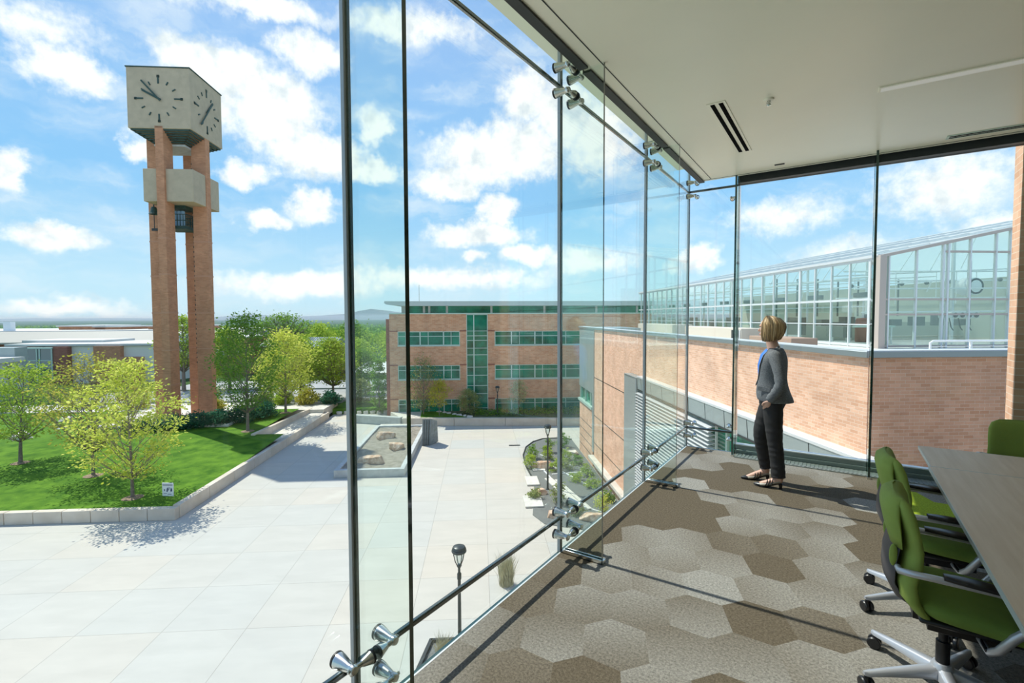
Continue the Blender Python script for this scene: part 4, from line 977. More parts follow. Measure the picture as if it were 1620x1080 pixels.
# ------------------------------------------------------------------ low buildings at the left
def lowb():
    t = cempty('campus_building', -70, 95, -9); tag(t, 'long low building with a broad cream roof fascia at the left horizon', 'building')
    FAS = M('cream_fascia', (.47,.43,.35), .6)
    m = MB(); 
    lo = [(-60,-6),(-1.5,0),(9,3.5),(22,5.2)]; hi = [(-60,-3.4),(-2.3,2.6),(8.2,6.1),(22,7.9)]
    m.add([(p[0],p[1],6.15) for p in lo]+[(p[0],p[1],6.45) for p in lo]+[(p[0],p[1],8.35) for p in hi]+[(22,28,8.35),(-60,28,8.35),(22,28,6.15),(-60,28,6.15)],
          [(i,i+1,i+5,i+4) for i in range(3)]+[(i+4,i+5,i+9,i+8) for i in range(3)]+[(8,9,10,11,12,13),(0,15,14,3,2,1),(3,14,12,11,7),(0,4,8,13,15),(12,14,15,13)]); m.build('roof_fascia', FAS, t, smooth=False)
    m = MB(); m.prism([(-60,-5),(-1.8,1),(8.6,4.4),(21.5,6.2),(21.5,27),(-60,27)], 0, 6.2); m.build('brick_wall', DARKBRICK, t, smooth=False)
    m = MB(); m.prism([(-59,-2.8),(-2.4,3.2),(8.6,6.5),(21.5,8.4),(21.5,27),(-59,27)], 8.35, 8.5); m.build('roof_deck', WHITEROOF, t, smooth=False)
    for (a, b, zz) in ((-16, -7, 9.15), (-9, -4, 9.0), (1.5, 11, 9.1)):
        p = MB().box(a, 10, 8.4, b, 20, zz).build('penthouse', TOWERBRICK, t, smooth=False); MB().box(a-.3, 9.7, zz, b+.3, 20.3, zz+.25).build('coping', WHITEROOF, p)
    m = MB(); m.box(-20.2,3,8.4,-18.9,4,10.2); m.box(-26,3.2,10.0,-19,3.8,10.2); m.build('pipe_stack', WHITE, t)
    t = cempty('campus_building', -57, 75, -8.6); tag(t, 'white roofed building with blue green glass bay and brick panels, left of tower', 'building')
    z = lambda w: w+8.6
    m = MB(); m.box(-12, 0, z(-2.25), 9.5, 12, z(-1.95)); m.box(-14,5,z(-2.3),-2,12,z(-1.6)); m.build('white_roof', WHITEROOF, t)
    m = MB(); m.box(-5.0, .3, 0, 9, 11.5, z(-2.3)); m.build('white_wall', M('white_render', (.80,.76,.66), .8), t, smooth=False)
    m = MB(); m.box(-9.2, -.6, 0, -5.0, 3, z(-2.5)); g = m.build('glass_bay', DKGL, t, smooth=False)
    m = MB()
    for x in (-9.2,-8.8,-7.1,-6.7,-5.05): m.box(x-.05,-.68,0,x+.09,-.55,z(-2.5))
    for zz in (-4.3,-6.4): m.box(-9.2,-.68,z(zz)-.05,-5,-.55,z(zz)+.05)
    m.box(-9.4,-.75,z(-2.6),-4.9,3,z(-2.4)); m.build('bay_frame', FRAMEW, g, smooth=False)
    m = MB(); m.box(-5.0, -.5, 0, -3.0, 3, z(-2.35)); m.build('brick_panel', DARKBRICK, t, smooth=False)
    m = MB(); m.box(.6, -.5, 0, 4.3, 3, z(-2.3)); m.box(4.3, -.6, 0, 7.2, 3, z(-3.9)); m.build('brick_panel', TOWERBRICK, t, smooth=False)
    m = MB(); m.lathe([(1.5,0),(1.5,.8),(1.2,1.3),(.6,1.6),(.05,1.65)], 20, (8.0, 8, z(-2.1))); m.build('roof_dome', WHITEROOF, t)
    t = cempty('campus_building', -60, 60, -8); tag(t, 'grey flat roofed building cut by the left edge of the frame', 'building')
    m = MB(); m.box(-6, 0, 0, 5.9, 1.6, 6.4); m.build('grey_wall', METALG, t, smooth=False)
    m = MB(); m.box(-6, -3.0, 4.85, 7.0, 0, 5.35); m.build('canopy_roof', WHITEROOF, t, smooth=False)
    m = MB(); m.box(-6, -2.0, 0, 6.6, 0, 4.85); m.build('lower_wall', GREYCONC, t, smooth=False)
    t = cempty('campus_building', -45, 90, -9.5); tag(t, 'red brick building with a white band, partly behind the tree right of the tower', 'building')
    m = MB(); m.box(-7, 0, 0, 3.2, 12, 7.7); m.build('brick_wall', TOWERBRICK, t, smooth=False)
    m = MB(); m.box(-12, -1.5, 4.5, 2.4, 0, 5.7); m.build('white_band', WHITEROOF, t, smooth=False)
    m = MB(); m.box(-7.1,-.1,7.7,3.3,12.1,7.9); m.build('coping', WHITEROOF, t)
    t = cempty('campus_building', -29.5, 90, -9.5); tag(t, 'small building with a grey standing seam metal roof beyond the trees', 'building')
    RM = M('seam_metal_roof', (.20,.25,.28), .45, .4)
    m = MB(); m.box(-3.0,.4,0,2.6,8,6.0); m.build('brick_wall', DARKBRICK, t, smooth=False)
    m = MB(); m.add([(-3.2,0,6.0),(2.9,0,6.0),(3.0,5,7.55),(-3.3,5,7.55),(-3.2,0,5.8),(2.9,0,5.8),(3.0,9,5.8),(-3.3,9,5.8)], [(0,1,2,3),(0,4,5,1),(3,2,6,7),(0,3,7,4),(1,5,6,2),(4,7,6,5)]); rf = m.build('metal_roof', RM, t, smooth=False)
    m = MB()
    for k in range(16):
        x = -3.1+.4*k; m.add([(x,0,6.0),(x+.04,0,6.0),(x+.04,5,7.55),(x,5,7.55),(x,0,6.08),(x+.04,0,6.08),(x+.04,5,7.63),(x,5,7.63)], [(4,5,6,7),(0,4,7,3),(1,2,6,5),(0,1,5,4)])
    m.build('standing_seams', COPING, rf, smooth=False)
    t = cempty('campus_building', -38.2, 92, -9.5); tag(t, 'grey metal roof gable left of the spreading tree', 'building')
    m = MB(); m.box(-2.5,.4,0,2.5,8,6.0); m.build('brick_wall', DARKBRICK, t, smooth=False)
    m = MB(); m.add([(-2.6,0,6.0),(2.6,0,6.0),(2.6,5,7.6),(-2.6,5,7.6),(2.6,9,6),(-2.6,9,6)], [(0,1,2,3),(3,2,4,5),(0,5,4,1),(0,3,5),(1,4,2)]); m.build('metal_roof', RM, t, smooth=False)
    t = cempty('white_canopy', -14.3, 62, -7.4); tag(t, 'white flat entrance canopy left of the three storey building', 'canopy')
    m = MB(); m.add([(-1.8,-1,2.0),(3.5,-1,2.0),(4,5,2.9),(-1,5,2.9),(-1.8,-1,2.25),(3.5,-1,2.25),(4,5,3.15),(-1,5,3.15)], [(0,3,2,1),(4,5,6,7),(0,1,5,4),(1,2,6,5),(2,3,7,6),(3,0,4,7)]); m.build('canopy_roof', WHITEROOF, t, smooth=False)
    for (x,y,h) in ((-1.5,-.6,2.0),(3.2,-.6,2.0),(3.6,4.5,2.8),(-.8,4.5,2.8)): MB().box(x-.06,y-.06,0,x+.06,y+.06,h).build('post', WHITE, t)
lowb()

# ------------------------------------------------------------------ plaza furniture
def lamp_post(u, v, z, h, lab, s=1.0):
    t = cempty('lamp_post', u, v, z); tag(t, lab, 'street lamp', None)
    m = MB(); m.lathe([(.11,0),(.11,.03),(.07,.08),(.055,.12)], 16); m.tube([(0,0,.1),(0,0,h-.85)], [.055,.045], 14); m.build('pole', CHAR, t)
    m = MB(); m.lathe([(.045,h-1.0),(.06,h-.98),(.06,h-.82),(.035,h-.78),(.035,h-.66),(.06,h-.62),(.075,h-.58),(.04,h-.55)], 16)
    for k in range(4):
        a = k*math.pi/2+.5; c, s_ = math.cos(a), math.sin(a)
        m.tube([(.05*c,.05*s_,h-.60),(.12*c,.12*s_,h-.45),(.165*c,.165*s_,h-.26),(.175*c,.175*s_,h-.17)], .014, 6)
    m.build('lantern_cage', CHAR, t)
    MB().lathe([(.05,h-.54),(.10,h-.40),(.13,h-.20),(.05,h-.19)], 16).build('lantern_glass', LAMPGLASS, t)
    MB().lathe([(.14,h-.21),(.20,h-.20),(.215,h-.17),(.21,h-.14),(.19,h-.12),(.20,h-.10),(.17,h-.04),(.10,h-.005),(.01,h)], 24).build('cap', CHAR, t)
    return t
lamp_post(-.62, 13.52, GZ, 3.28, 'dark lamp post close below the window, its round cap standing over the pale plaza')
lamp_post(3.78, 26.7, GZ, 3.72, 'dark lamp post standing in the planted bed beside the brick wing')
lamp_post(1.62, 44.6, -7.36, 2.75, 'small dark lamp post against the three storey building')
lamp_post(-47.5, 52.0, -7.0, 4.1, 'dark lamp post among the trees at the left')
# raised planter
def planter():
    t = cempty('raised_planter', -6.75, 35.8, GZ); tag(t, 'long grey concrete planter box filled with soil and boulders, mid plaza', 'planter')
    h = .48; a, b, c, d = -2.15, -6.15, 2.1, 6.2
    for (x0,y0,x1,y1) in ((a,b,c,b+.3),(a,d-.3,c,d),(a,b+.3,a+.3,d-.3),(c-.3,b+.3,c,d-.3)): MB().box(x0,y0,0,x1,y1,h).build('planter_wall', GREYCONC, t, bevel=.02)
    m = MB(); rng = random.Random(3); n = 16
    P = [(a+.3+(c-a-.6)*i/n, b+.3+(d-b-.6)*j/n, h-.14+rng.uniform(-.04,.05)+(.10*math.sin(i*.5)*math.sin(j*.4))) for j in range(n+1) for i in range(n+1)]
    m.add(P, [(j*(n+1)+i, j*(n+1)+i+1, (j+1)*(n+1)+i+1, (j+1)*(n+1)+i) for j in range(n) for i in range(n)]); m.build('soil', SOIL, t)
planter()
def rock(u, v, z, sx, sy, sz, lab, seed, mat=None, grp=None, rot=0):
    rng = random.Random(seed); bm = bmesh.new(); bmesh.ops.create_icosphere(bm, subdivisions=4, radius=1)
    pl = [(Vector((rng.gauss(0,1), rng.gauss(0,1), rng.gauss(0,.9))).normalized(), rng.uniform(.50,.80)) for _ in range(14)]+[(Vector((rng.uniform(-.12,.12),rng.uniform(-.12,.12),1)).normalized(), .52)]
    for q in bm.verts:
        p = q.co.copy()
        for nrm, d in pl:
            k = p.dot(nrm)
            if k > d: p -= nrm*(k-d)
        p *= 1+.035*math.sin(p.x*9+seed)*math.cos(p.y*8)+.025*math.sin(p.x*21+p.z*17+seed)*math.sin(p.y*19+p.z*11)
        q.co = Vector((p.x*sx, p.y*sy, max(-.35,p.z)*sz+.35*sz*.6))
    me = bpy.data.meshes.new('boulder'); bm.to_mesh(me); bm.free(); me.materials.append(mat or ROCK)
    me.polygons.foreach_set('use_smooth', [True]*len(me.polygons)); me.set_sharp_from_angle(angle=.3)
    o = bpy.data.objects.new('boulder', me); COL.objects.link(o); o.location = campus(u, v, z); o.rotation_euler = (0,0,CAMPUS+rot); tag(o, lab, 'rock', grp)
rock(-7.0, 31.6, GZ+.30, .95, .55, .62, 'flat topped boulder at the near end of the concrete planter', 1)
rock(-5.95, 34.8, GZ+.30, .70, .50, .62, 'middle boulder in the concrete planter', 2)
rock(-7.3, 38.0, GZ+.30, .95, .6, .70, 'boulder at the back left of the concrete planter', 3)
rock(-5.9, 39.9, GZ+.34, .35, .2, .14, 'small flat slab stone at the far end of the planter', 4, PALEROCK)
rock(-33.6, 37.6, -7.2, .95, .6, .75, 'big grey boulder on the lawn at the left', 5, PALEROCK)
rock(-34.9, 43.0, -7.0, .95, .6, .6, 'pale boulder near the path at the back of the lawn', 6, PALEROCK)
rock(-33.2, 40.4, -7.05, .55, .4, .3, 'low flat boulder between the two big ones on the lawn', 7, PALEROCK)
rock(-29.4, 40.5, -7.05, .5, .4, .35, 'small boulder half behind the olive tree', 8, PALEROCK)
# upright slabs beside the planter
for i in range(4):
    t = MB(); t.prismy([(-.0,0),(1.15,0),(.88,1.75),(.02,2.1)], -.045, .045)
    o = t.build('stone_slab', M('grey_slate', (.20,.23,.23), .6, var=.25, scale=3, bump=.2) if 'grey_slate' not in bpy.data.materials else bpy.data.materials['grey_slate'], None, campus(-3.88-.17*i, 36.75-.02*i, GZ), CAMPUS+math.radians(38), bevel=.01)
    o.rotation_euler = (math.radians(5), math.radians(-3), CAMPUS+math.radians(60-3*i)); tag(o, 'leaning grey slate slab in the stack of four beside the planter, '+['rightmost', 'second from the right', 'third from the right', 'leftmost'][i], 'stone slab', 'grey slabs beside the planter')
t = cempty('concrete_bench', -7.4, 42.0+.4, GZ); tag(t, 'short concrete block bench behind the planter', 'bench'); MB().box(-1.3,-.2,0,1.3,.3,.42).build('seat_block', CONC, t, bevel=.02)
# lawn sign
t = cempty('lawn_sign', -15.95, 25.5, lawn_h(-16,25.5)); t.rotation_euler = (0,0,CAMPUS-.15); tag(t, 'small white yard sign with dark marks at the corner of the lawn', 'sign')
MB().box(-.30,-.015,.18,.30,.015,.86).build('sign_board', WHITE, t)
DK = M('sign_ink', (.03,.05,.12), .6); m = MB(); m.box(-.27,-.019,.70,.27,-.014,.80); pg = m.build('printed_band', M('sign_grey', (.42,.42,.45), .6), t)
m = MB(); m.box(-.20,-.019,.44,-.15,-.014,.53)
m.add([(-.07,-.019,.40),(.0,-.019,.40),(.02,-.019,.62),(-.04,-.019,.60),(-.07,-.014,.40),(.0,-.014,.40),(.02,-.014,.62),(-.04,-.014,.60)], [(0,1,2,3),(0,4,5,1),(1,5,6,2),(2,6,7,3),(3,7,4,0)])
m.add([(.02,-.019,.47),(.06,-.019,.47),(.11,-.019,.64),(.07,-.019,.64)], [(0,1,2,3)])
m.add([(.14,-.019,.42),(.24,-.019,.42),(.23,-.019,.55),(.17,-.019,.64)], [(0,1,2,3)])
m.box(-.22,-.019,.30,-.05,-.014,.32); m.box(-.0,-.019,.27,.20,-.014,.29); m.build('lettering', DK, t, smooth=False)
m = MB(); m.tube([(-.15,0,0),(-.15,0,.2)], .008, 6); m.tube([(.15,0,0),(.15,0,.2)], .008, 6); m.build('stake', STEEL, t)

# planted bed beside the wing
m = MB(); pts = [(2.55,23.3),(3.0,26.5),(3.15,28.3),(2.95,31.0),(3.0,33.5),(3.4,35.6),(4.1,37.1),(5.0,38.0),(6.2,38.1),(7.25,37.6),(7.25,22.0),(5.2,21.2),(3.0,22.2)]
m.prism(pts, -.05, .03); struct(m.build('planting_bed', GRAVEL, None, campus(0,0,GZ), CAMPUS, smooth=False))
m = MB()
for a, b in zip(pts[2:9], pts[3:10]):
    A, B_ = Vector(a), Vector(b); d = (B_-A).normalized(); nn = Vector((-d.y,d.x))*.03; m.prism([(A-nn)[:],(B_-nn)[:],(B_+nn)[:],(A+nn)[:]], 0, .09)
struct(m.build('bed_edging', METALD, None, campus(0,0,GZ), CAMPUS, smooth=False))
SLAB = M('paver_stone', (.62,.60,.53), .85, var=.08, scale=3)
for i, (u, v, w, d) in enumerate(((3.05,28.1,.75,1.5),(2.75,24.9,.95,1.5),(4.55,26.2,.45,4.6),(5.0,25.9,.22,4.6),(3.7,30.2,.8,.5))):
    t = MB().box(-w/2,-d/2,0,w/2,d/2,.07).build('paving_slab', SLAB, None, campus(u,v,GZ+.03), CAMPUS+(0 if i<2 or i==4 else .22), bevel=.01)
    tag(t, ['pale square paver stepping into the bed beside the lamp post', 'pale square paver at the near corner of the bed', 'long pale stone strip running through the bed', 'narrow stone strip parallel to the long strip', 'short flat slab near the bed boulders'][i], 'paver', 'pale stone pavers in the planted bed')
for i, (u0,v0,u1,v1) in enumerate(((4.6,31.0,7.2,24.6),(4.0,30.0,4.4,27.4),(4.4,29.2,7.0,29.6),(4.2,33.5,5.9,31.0),(4.9,24.4,6.6,22.6))):
    A, B_ = Vector((u0,v0)), Vector((u1,v1)); d = B_-A; t = MB().box(0,-.035,0,d.length,.035,.05).build('stone_edging', WHITE, None, campus(u0,v0,GZ+.03), CAMPUS+math.atan2(d.y,d.x))
    tag(t, ['longest white edging strip, slanting to the brick wall', 'short white edging strip by the lamp post base', 'white edging strip straight across the bed', 'white edging strip at the far part of the bed', 'white edging strip at the near end of the bed'][i], 'edging', 'thin white edging strips in the bed')
rock(3.95, 30.6, GZ, .85, .55, .60, 'tan boulder at the curved end of the bed', 11)
rock(3.35, 26.0, GZ, .45, .3, .42, 'tan boulder beside the near paver', 12)
rock(3.5, 22.9, GZ, .42, .3, .40, 'small reddish boulder under the middle glass clamp', 13)
rock(5.5, 22.4, GZ, .85, .45, .50, 'large tan boulder by the near end of the brick wing', 14)
rock(6.6, 33.6, GZ, .55, .5, .35, 'pale stones at the foot of the brick wing, far part', 15, PALEROCK)
# low wall at the foot of the wing, and a drain cover
retaining([(7.0,22.6),(9.6,19.0)], .35, GZ, -6.9, 3)
o = MB().box(-.45,-.2,0,.45,.2,.015).build('drain_cover', METALD, None, campus(5.9,18.9,GZ+.005), CAMPUS); tag(o, 'dark oblong drain cover on the pale paving by the wing', 'drain cover')
o = MB().box(-.42,-.12,0,.42,.12,.015).build('drain_cover', METALD, None, campus(2.6,36.3,GZ+.005), CAMPUS); tag(o, 'small dark drain cover far out on the open plaza', 'drain cover')
for i in range(9):
    rock(-14.2+.66*i, 49.55, GZ, .34, .24, .42, 'pale edging stone along the planting left of the brick building, number %d from the left' % (i+1) if 0 else 'pale edging stone along the planting left of the brick building', 40+i, PALEROCK, 'pale edging stones left of the building')
for i in range(7):
    rock(-3.9+.5*i, 46.4-.42*i, -7.38, .30, .22, .26, 'pale edging stone curving round the small lawn patch', 60+i, PALEROCK, 'pale edging stones by the lawn patch')
# triangular bed under the near lamp post
m = MB(); m.prism([(-1.45,14.2),(-.3,14.25),(.3,12.0),(-1.9,12.0)], .0, .03); struct(m.build('planting_bed', GRAVEL, None, campus(0,0,GZ), CAMPUS, smooth=False))
m = MB(); m.prism([(-1.5,14.25),(-.25,14.25),(-.25,14.17),(-1.5,14.17)], 0, .12); m.prism([(-1.55,14.25),(-1.45,14.25),(-1.9,12),(-2.0,12)], 0, .12); struct(m.build('bed_edging', METALD, None, campus(0,0,GZ), CAMPUS, smooth=False))

# ------------------------------------------------------------------ trees, shrubs, grasses
def leaves_object(name, mat, pts, size, seed, parent, flat=.5, aspect=.6):
    """many small folded leaf blades at the given points, one mesh"""
    rg = np.random.RandomState(seed); n = len(pts); P = np.asarray(pts)
    a = rg.normal(size=(n,3)); a[:,2] *= flat; a /= np.linalg.norm(a, axis=1)[:,None]
    b = np.cross(a, rg.normal(size=(n,3))); b /= np.linalg.norm(b, axis=1)[:,None]
    s = size*(.6+.8*rg.rand(n))[:,None]
    V = np.stack([P-a*s*.5, P+b*s*aspect*.5, P+a*s*.5, P-b*s*aspect*.5], axis=1).reshape(-1,3)
    me = bpy.data.meshes.new(name); me.vertices.add(4*n); me.loops.add(4*n); me.polygons.add(n)
    me.vertices.foreach_set('co', V.ravel()); me.loops.foreach_set('vertex_index', np.arange(4*n, dtype=np.int32))
    me.polygons.foreach_set('loop_start', np.arange(0,4*n,4, dtype=np.int32)); me.polygons.foreach_set('loop_total', np.full(n,4,dtype=np.int32))
    me.update(); me.validate(); me.materials.append(mat)
    o = bpy.data.objects.new(name, me); COL.objects.link(o); o.parent = parent; return o

LEAF = {
 'lime': leafmat('leaf_lime', (.50,.58,.07), (.80,.80,.20)),
 'olive': leafmat('leaf_olive', (.36,.36,.05), (.60,.54,.12)),
 'green': leafmat('leaf_green', (.13,.27,.035), (.28,.44,.07)),
 'mid': leafmat('leaf_mid', (.28,.42,.05), (.52,.62,.10)),
 'yellow': leafmat('leaf_yellow', (.50,.46,.05), (.70,.62,.12)),
 'pale': leafmat('leaf_pale', (.45,.45,.20), (.62,.58,.32)),
 'teal': leafmat('leaf_juniper', (.03,.13,.08), (.08,.22,.12)),
 'sage': leafmat('leaf_sage', (.24,.30,.10), (.42,.46,.18)),
}
def tree(name, u, v, z, H, R, base, col, seed, lab, ncl=90, per=45, ls=.16, trunk=.09, grp=None, low=.28, spread=.42, cat='tree', loose=1.0, bare=0):
    t = cempty(name, u, v, z); tag(t, lab, cat, grp); rng = random.Random(seed); rg = np.random.RandomState(seed)
    m = MB(); lean = (rng.uniform(-.25,.25), rng.uniform(-.25,.25)); th = H*.86
    spine = [(lean[0]*(q**1.5), lean[1]*(q**1.5), th*q) for q in (0,.15,.35,.55,.75,1)]
    m.tube(spine, [trunk*1.25,trunk,trunk*.82,trunk*.55,trunk*.3,trunk*.1], 8)
    cl = []
    for k in range(ncl):
        q = (k+.5)/ncl; zz = base+(H-base)*(q**.9); tt = (zz-base)/(H-base)
        rr = R*(math.sin(math.pi*min(1,(tt*.86+.10)))**.75)*loose
        a = k*2.39996+rng.uniform(-.4,.4); d = rr*math.sqrt(rng.uniform(.12,1.0))
        c = (lean[0]*tt+d*math.cos(a), lean[1]*tt+d*math.sin(a), zz+rng.uniform(-.2,.2))
        cl.append(c)
        if k % 2 == 0 or bare:
            zb = max(base*.75, zz-d*1.05-.2); f = min(1, zb/th); s = Vector((lean[0]*f**1.5, lean[1]*f**1.5, zb)); e = Vector(c)
            mid = s.lerp(e, .5)+Vector((0,0,-.08*d)); w = trunk*.30*(1-.6*tt)+.008
            m.tube([s, mid, e], [w, w*.7, w*.25], 5)
            for _ in range(2+bare):
                e2 = e+Vector((rng.uniform(-1,1), rng.uniform(-1,1), rng.uniform(-.2,.9)))*spread*1.2; m.tube([s.lerp(e,.65), e2], [w*.4, w*.15], 4)
    m.build('trunk', BARK, t, angle=1.5)
    C = np.array(cl); P = np.repeat(C, per, axis=0); sg = spread*(.5+.5*R/2.8)
    P = P + rg.normal(size=P.shape)*np.array([sg, sg, sg*.55])
    P = P[P[:,2] > base*.7]
    leaves_object('crown', LEAF[col], P, ls, seed, t); return t
def L_(u, v): return lawn_h(u, v)-.03
tree('maple_tree', -17.94, 25.88, L_(-18,25.9), 7.0, 2.45, 1.35, 'lime', 21, 'young lime green tree in front, its thin trunk close to the lawn sign', 105, 62, .15, .075, spread=.30)
tree('maple_tree', -22.6, 29.5, L_(-22.6,29.5), 6.9, 2.6, 1.9, 'olive', 22, 'olive leaved tree behind the lime green one, sparser at the top', 95, 42, .14, .08, bare=1, spread=.34)
tree('maple_tree', -28.9, 32.1, L_(-28.9,32.1), 6.1, 2.5, 1.8, 'mid', 23, 'green tree near the left edge with bare soil ring at its trunk', 90, 50, .16, .09, spread=.32)
tree('maple_tree', -31.8, 30.0, L_(-31.8,30), 6.0, 1.9, 1.2, 'olive', 24, 'olive tree cut by the left edge of the frame', 60, 35, .15, .08, bare=1)
tree('linden_tree', -18.0, 38.5, L_(-17.6,38.5)+.0, 8.9, 2.35, 1.9, 'green', 25, 'tall dark green tree standing on the lawn beside the ramp', 120, 55, .18, .10)
tree('linden_tree', -17.7, 45.1, L_(-17.7,45.1), 7.3, 2.5, 1.9, 'lime', 26, 'bright yellow green tree at the far tip of the lawn', 110, 50, .2, .10)
tree('elm_tree', -36.5, 62, -7.7, 9.6, 2.6, 3.6, 'mid', 27, 'tree with dark forked trunk just right of the clock tower', 80, 45, .26, .24, bare=1)
tree('elm_tree', -32.0, 64, -7.7, 8.0, 2.6, 2.0, 'mid', 28, 'mid green tree between the clock tower and the tall lawn tree', 110, 55, .26, .2)
tree('elm_tree', -37.8, 96, -9.5, 11.6, 4.9, 7.6, 'green', 29, 'wide spreading old tree reaching above the horizon', 110, 26, .32, .34, bare=1, loose=1.1)
tree('street_tree', -19.6, 54, -7.3, 6.9, 2.6, 1.6, 'mid', 30, 'yellow green tree left of the thick glass joint', 100, 60, .22, .11)
tree('street_tree', -16.2, 54.5, -7.3, 6.6, 2.6, 2.0, 'mid', 31, 'broad green tree directly behind the thick glass joint', 100, 55, .22, .14, bare=1)
tree('street_tree', -23.4, 56, -7.3, 5.2, 1.8, 1.2, 'lime', 32, 'small lime tree behind the bright tree at the lawn tip', 70, 50, .2, .09)
tree('street_tree', -14.0, 58, -7.4, 5.2, 1.6, 1.0, 'green', 33, 'slim green tree left of the brick building', 80, 50, .2, .09)
tree('street_tree', -10.2, 49.5, -7.8, 5.2, .95, .3, 'green', 34, 'narrow dark evergreen at the corner of the brick building', 60, 60, .15, .08, spread=.25)
tree('young_tree', -5.3, 45.5, -7.36, 5.2, 1.75, .5, 'sage', 35, 'thin sage green multi stem tree before the brick building', 70, 26, .14, .05, bare=1)
tree('young_tree', -3.75, 44.6, -7.36, 3.2, .95, 1.0, 'yellow', 36, 'small yellow tree behind the leaning slabs', 45, 38, .14, .035, spread=.3)
tree('large_shrub', -1.05, 45.2, -7.36, 2.3, 1.0, .25, 'sage', 37, 'rounded sage shrub before the central window column', 60, 45, .12, .03, spread=.28, cat='shrub')
tree('young_tree', 3.6, 44.9, -7.36, 3.0, .85, 1.1, 'pale', 38, 'small pale yellow tree with slim trunk right of the far lamp post', 42, 34, .13, .03, spread=.28)
for i, (u, v, h, R, c, lab) in enumerate(((-12.6,52,2.4,1.2,'sage','low sage tree left of the brick building beyond the block wall'),(-17.5,50,1.6,1.1,'olive','golden bush at the back of the walk'),(-20.0,50.2,1.4,.8,'mid','small green bush on the far side of the walk'),(-15.2,50.2,1.3,.9,'teal','blue green bush behind the thick glass joint'),(-22.0,50.5,1.2,.9,'sage','grey green bush behind the ramp top'),(-28.3,52,2.0,1.5,'sage','wide bush behind the clock tower base'),(-33.5,49.2,2.1,1.5,'olive','olive bush left of the tower piers'),(-39,50,2.3,1.7,'sage','grey green bush at the back of the lawn'),(-45,48.5,2.6,2.0,'green','dark green bush at the far left of the path'),(-24.2,45.5,1.3,.9,'olive','bush beside the right tower pier'))):
    tree('bush', u, v, -7.2 if v > 46.9 else -7.0, h, R, .15, c, 60+i, lab, 55, 45, .17, .03, spread=.3, cat='shrub')
# juniper hedge below the tower
for i, (u, v, h, R) in enumerate(((-24.4,39.4,.9,1.1),(-22.9,39.9,1.0,1.2),(-21.3,40.6,1.0,1.1),(-20.0,41.6,1.1,1.2),(-18.9,43.0,1.0,1.1),(-26.2,38.9,.8,1.0),(-19.9,45.2,1.0,.9))):
    tree('juniper_bush', u, v, L_(u,v), h, R, .1, 'teal', 80+i, 'dark blue green juniper mound in the hedge below the clock tower, '+['second','third','fourth','fifth','sixth','first','seventh'][i]+' from the left', 34, 90, .14, .03, grp='juniper mounds below the tower', spread=.34, cat='shrub')
# plants in the bed beside the wing
for i, (u, v, h, R, c) in enumerate(((3.3,30.6,.8,.4,'mid'),(3.55,32.8,.9,.4,'green'),(4.7,32.5,.7,.35,'mid'),(4.6,29.9,.7,.35,'mid'),(4.75,34.0,.9,.4,'green'),(6.1,35.6,.9,.5,'green'),(5.7,32.0,.6,.5,'mid'),(5.6,30.2,.4,.5,'sage'),(6.6,28.8,.5,.4,'mid'),(6.4,26.8,.5,.45,'mid'),(5.6,28.0,.4,.4,'mid'),(3.95,24.6,1.1,.4,'sage'),(2.9,25.4,.35,.35,'sage'),(6.8,24.6,.4,.3,'green'),(6.1,23.3,.9,.42,'lime'),(4.6,23.2,.4,.4,'sage'),(6.3,31.2,.6,.4,'green'))):
    tree('bed_shrub', u, v, GZ+.02, h, R, .05, c, 100+i, 'small %s green shrub in the planted bed, %s' % ({'mid':'fresh','green':'deep','sage':'greyish','lime':'bright lime'}[c], ['at the left curve','at the far left edge','behind the boulder','right of the lamp post','farther up the bed','at the far end by the wall','mid bed','low in mid bed','close to the wall','near the white strip end','between the white strips','tall one near the front','flat one by the near paver','in the front wall corner','standing out by the big boulder','low one at the front','beside the far strip'][i]), 'bush' and 26, 22, .10, .015, grp='shrubs in the planted bed', spread=.16, cat='shrub')
def grass_tuft(name, u, v, z, h, r, n, lab, seed, mat):
    rng = random.Random(seed); m = MB()
    for k in range(n):
        a = rng.uniform(0, 6.28); d = rng.uniform(0, r*.35); x, y = d*math.cos(a), d*math.sin(a); b = rng.uniform(0,6.28); ln = h*rng.uniform(.6,1); ou = rng.uniform(.1,.55)*r
        p = [(x,y,0),(x+ou*.3*math.cos(b),y+ou*.3*math.sin(b),ln*.55),(x+ou*math.cos(b),y+ou*math.sin(b),ln)]
        w = .006; m.add([(p[0][0]-w,p[0][1],0),(p[0][0]+w,p[0][1],0),(p[1][0]+w,p[1][1],p[1][2]),(p[1][0]-w,p[1][1],p[1][2]),p[2]], [(0,1,2,3),(3,2,4)])
    o = m.build(name, mat, None, campus(u,v,z), CAMPUS, smooth=False); tag(o, lab, 'ornamental grass'); return o
STRAW = M('straw_grass', (.46,.44,.28), .8, var=.3, scale=4)
grass_tuft('ornamental_grass', .92, 17.2, GZ, 1.25, .75, 420, 'wispy straw coloured grass tuft just outside the glass over the plaza', 5, STRAW)
grass_tuft('ornamental_grass', -1.1, 13.4, GZ+.02, .8, .5, 260, 'straw grass in the triangular bed under the near lamp post', 6, STRAW)
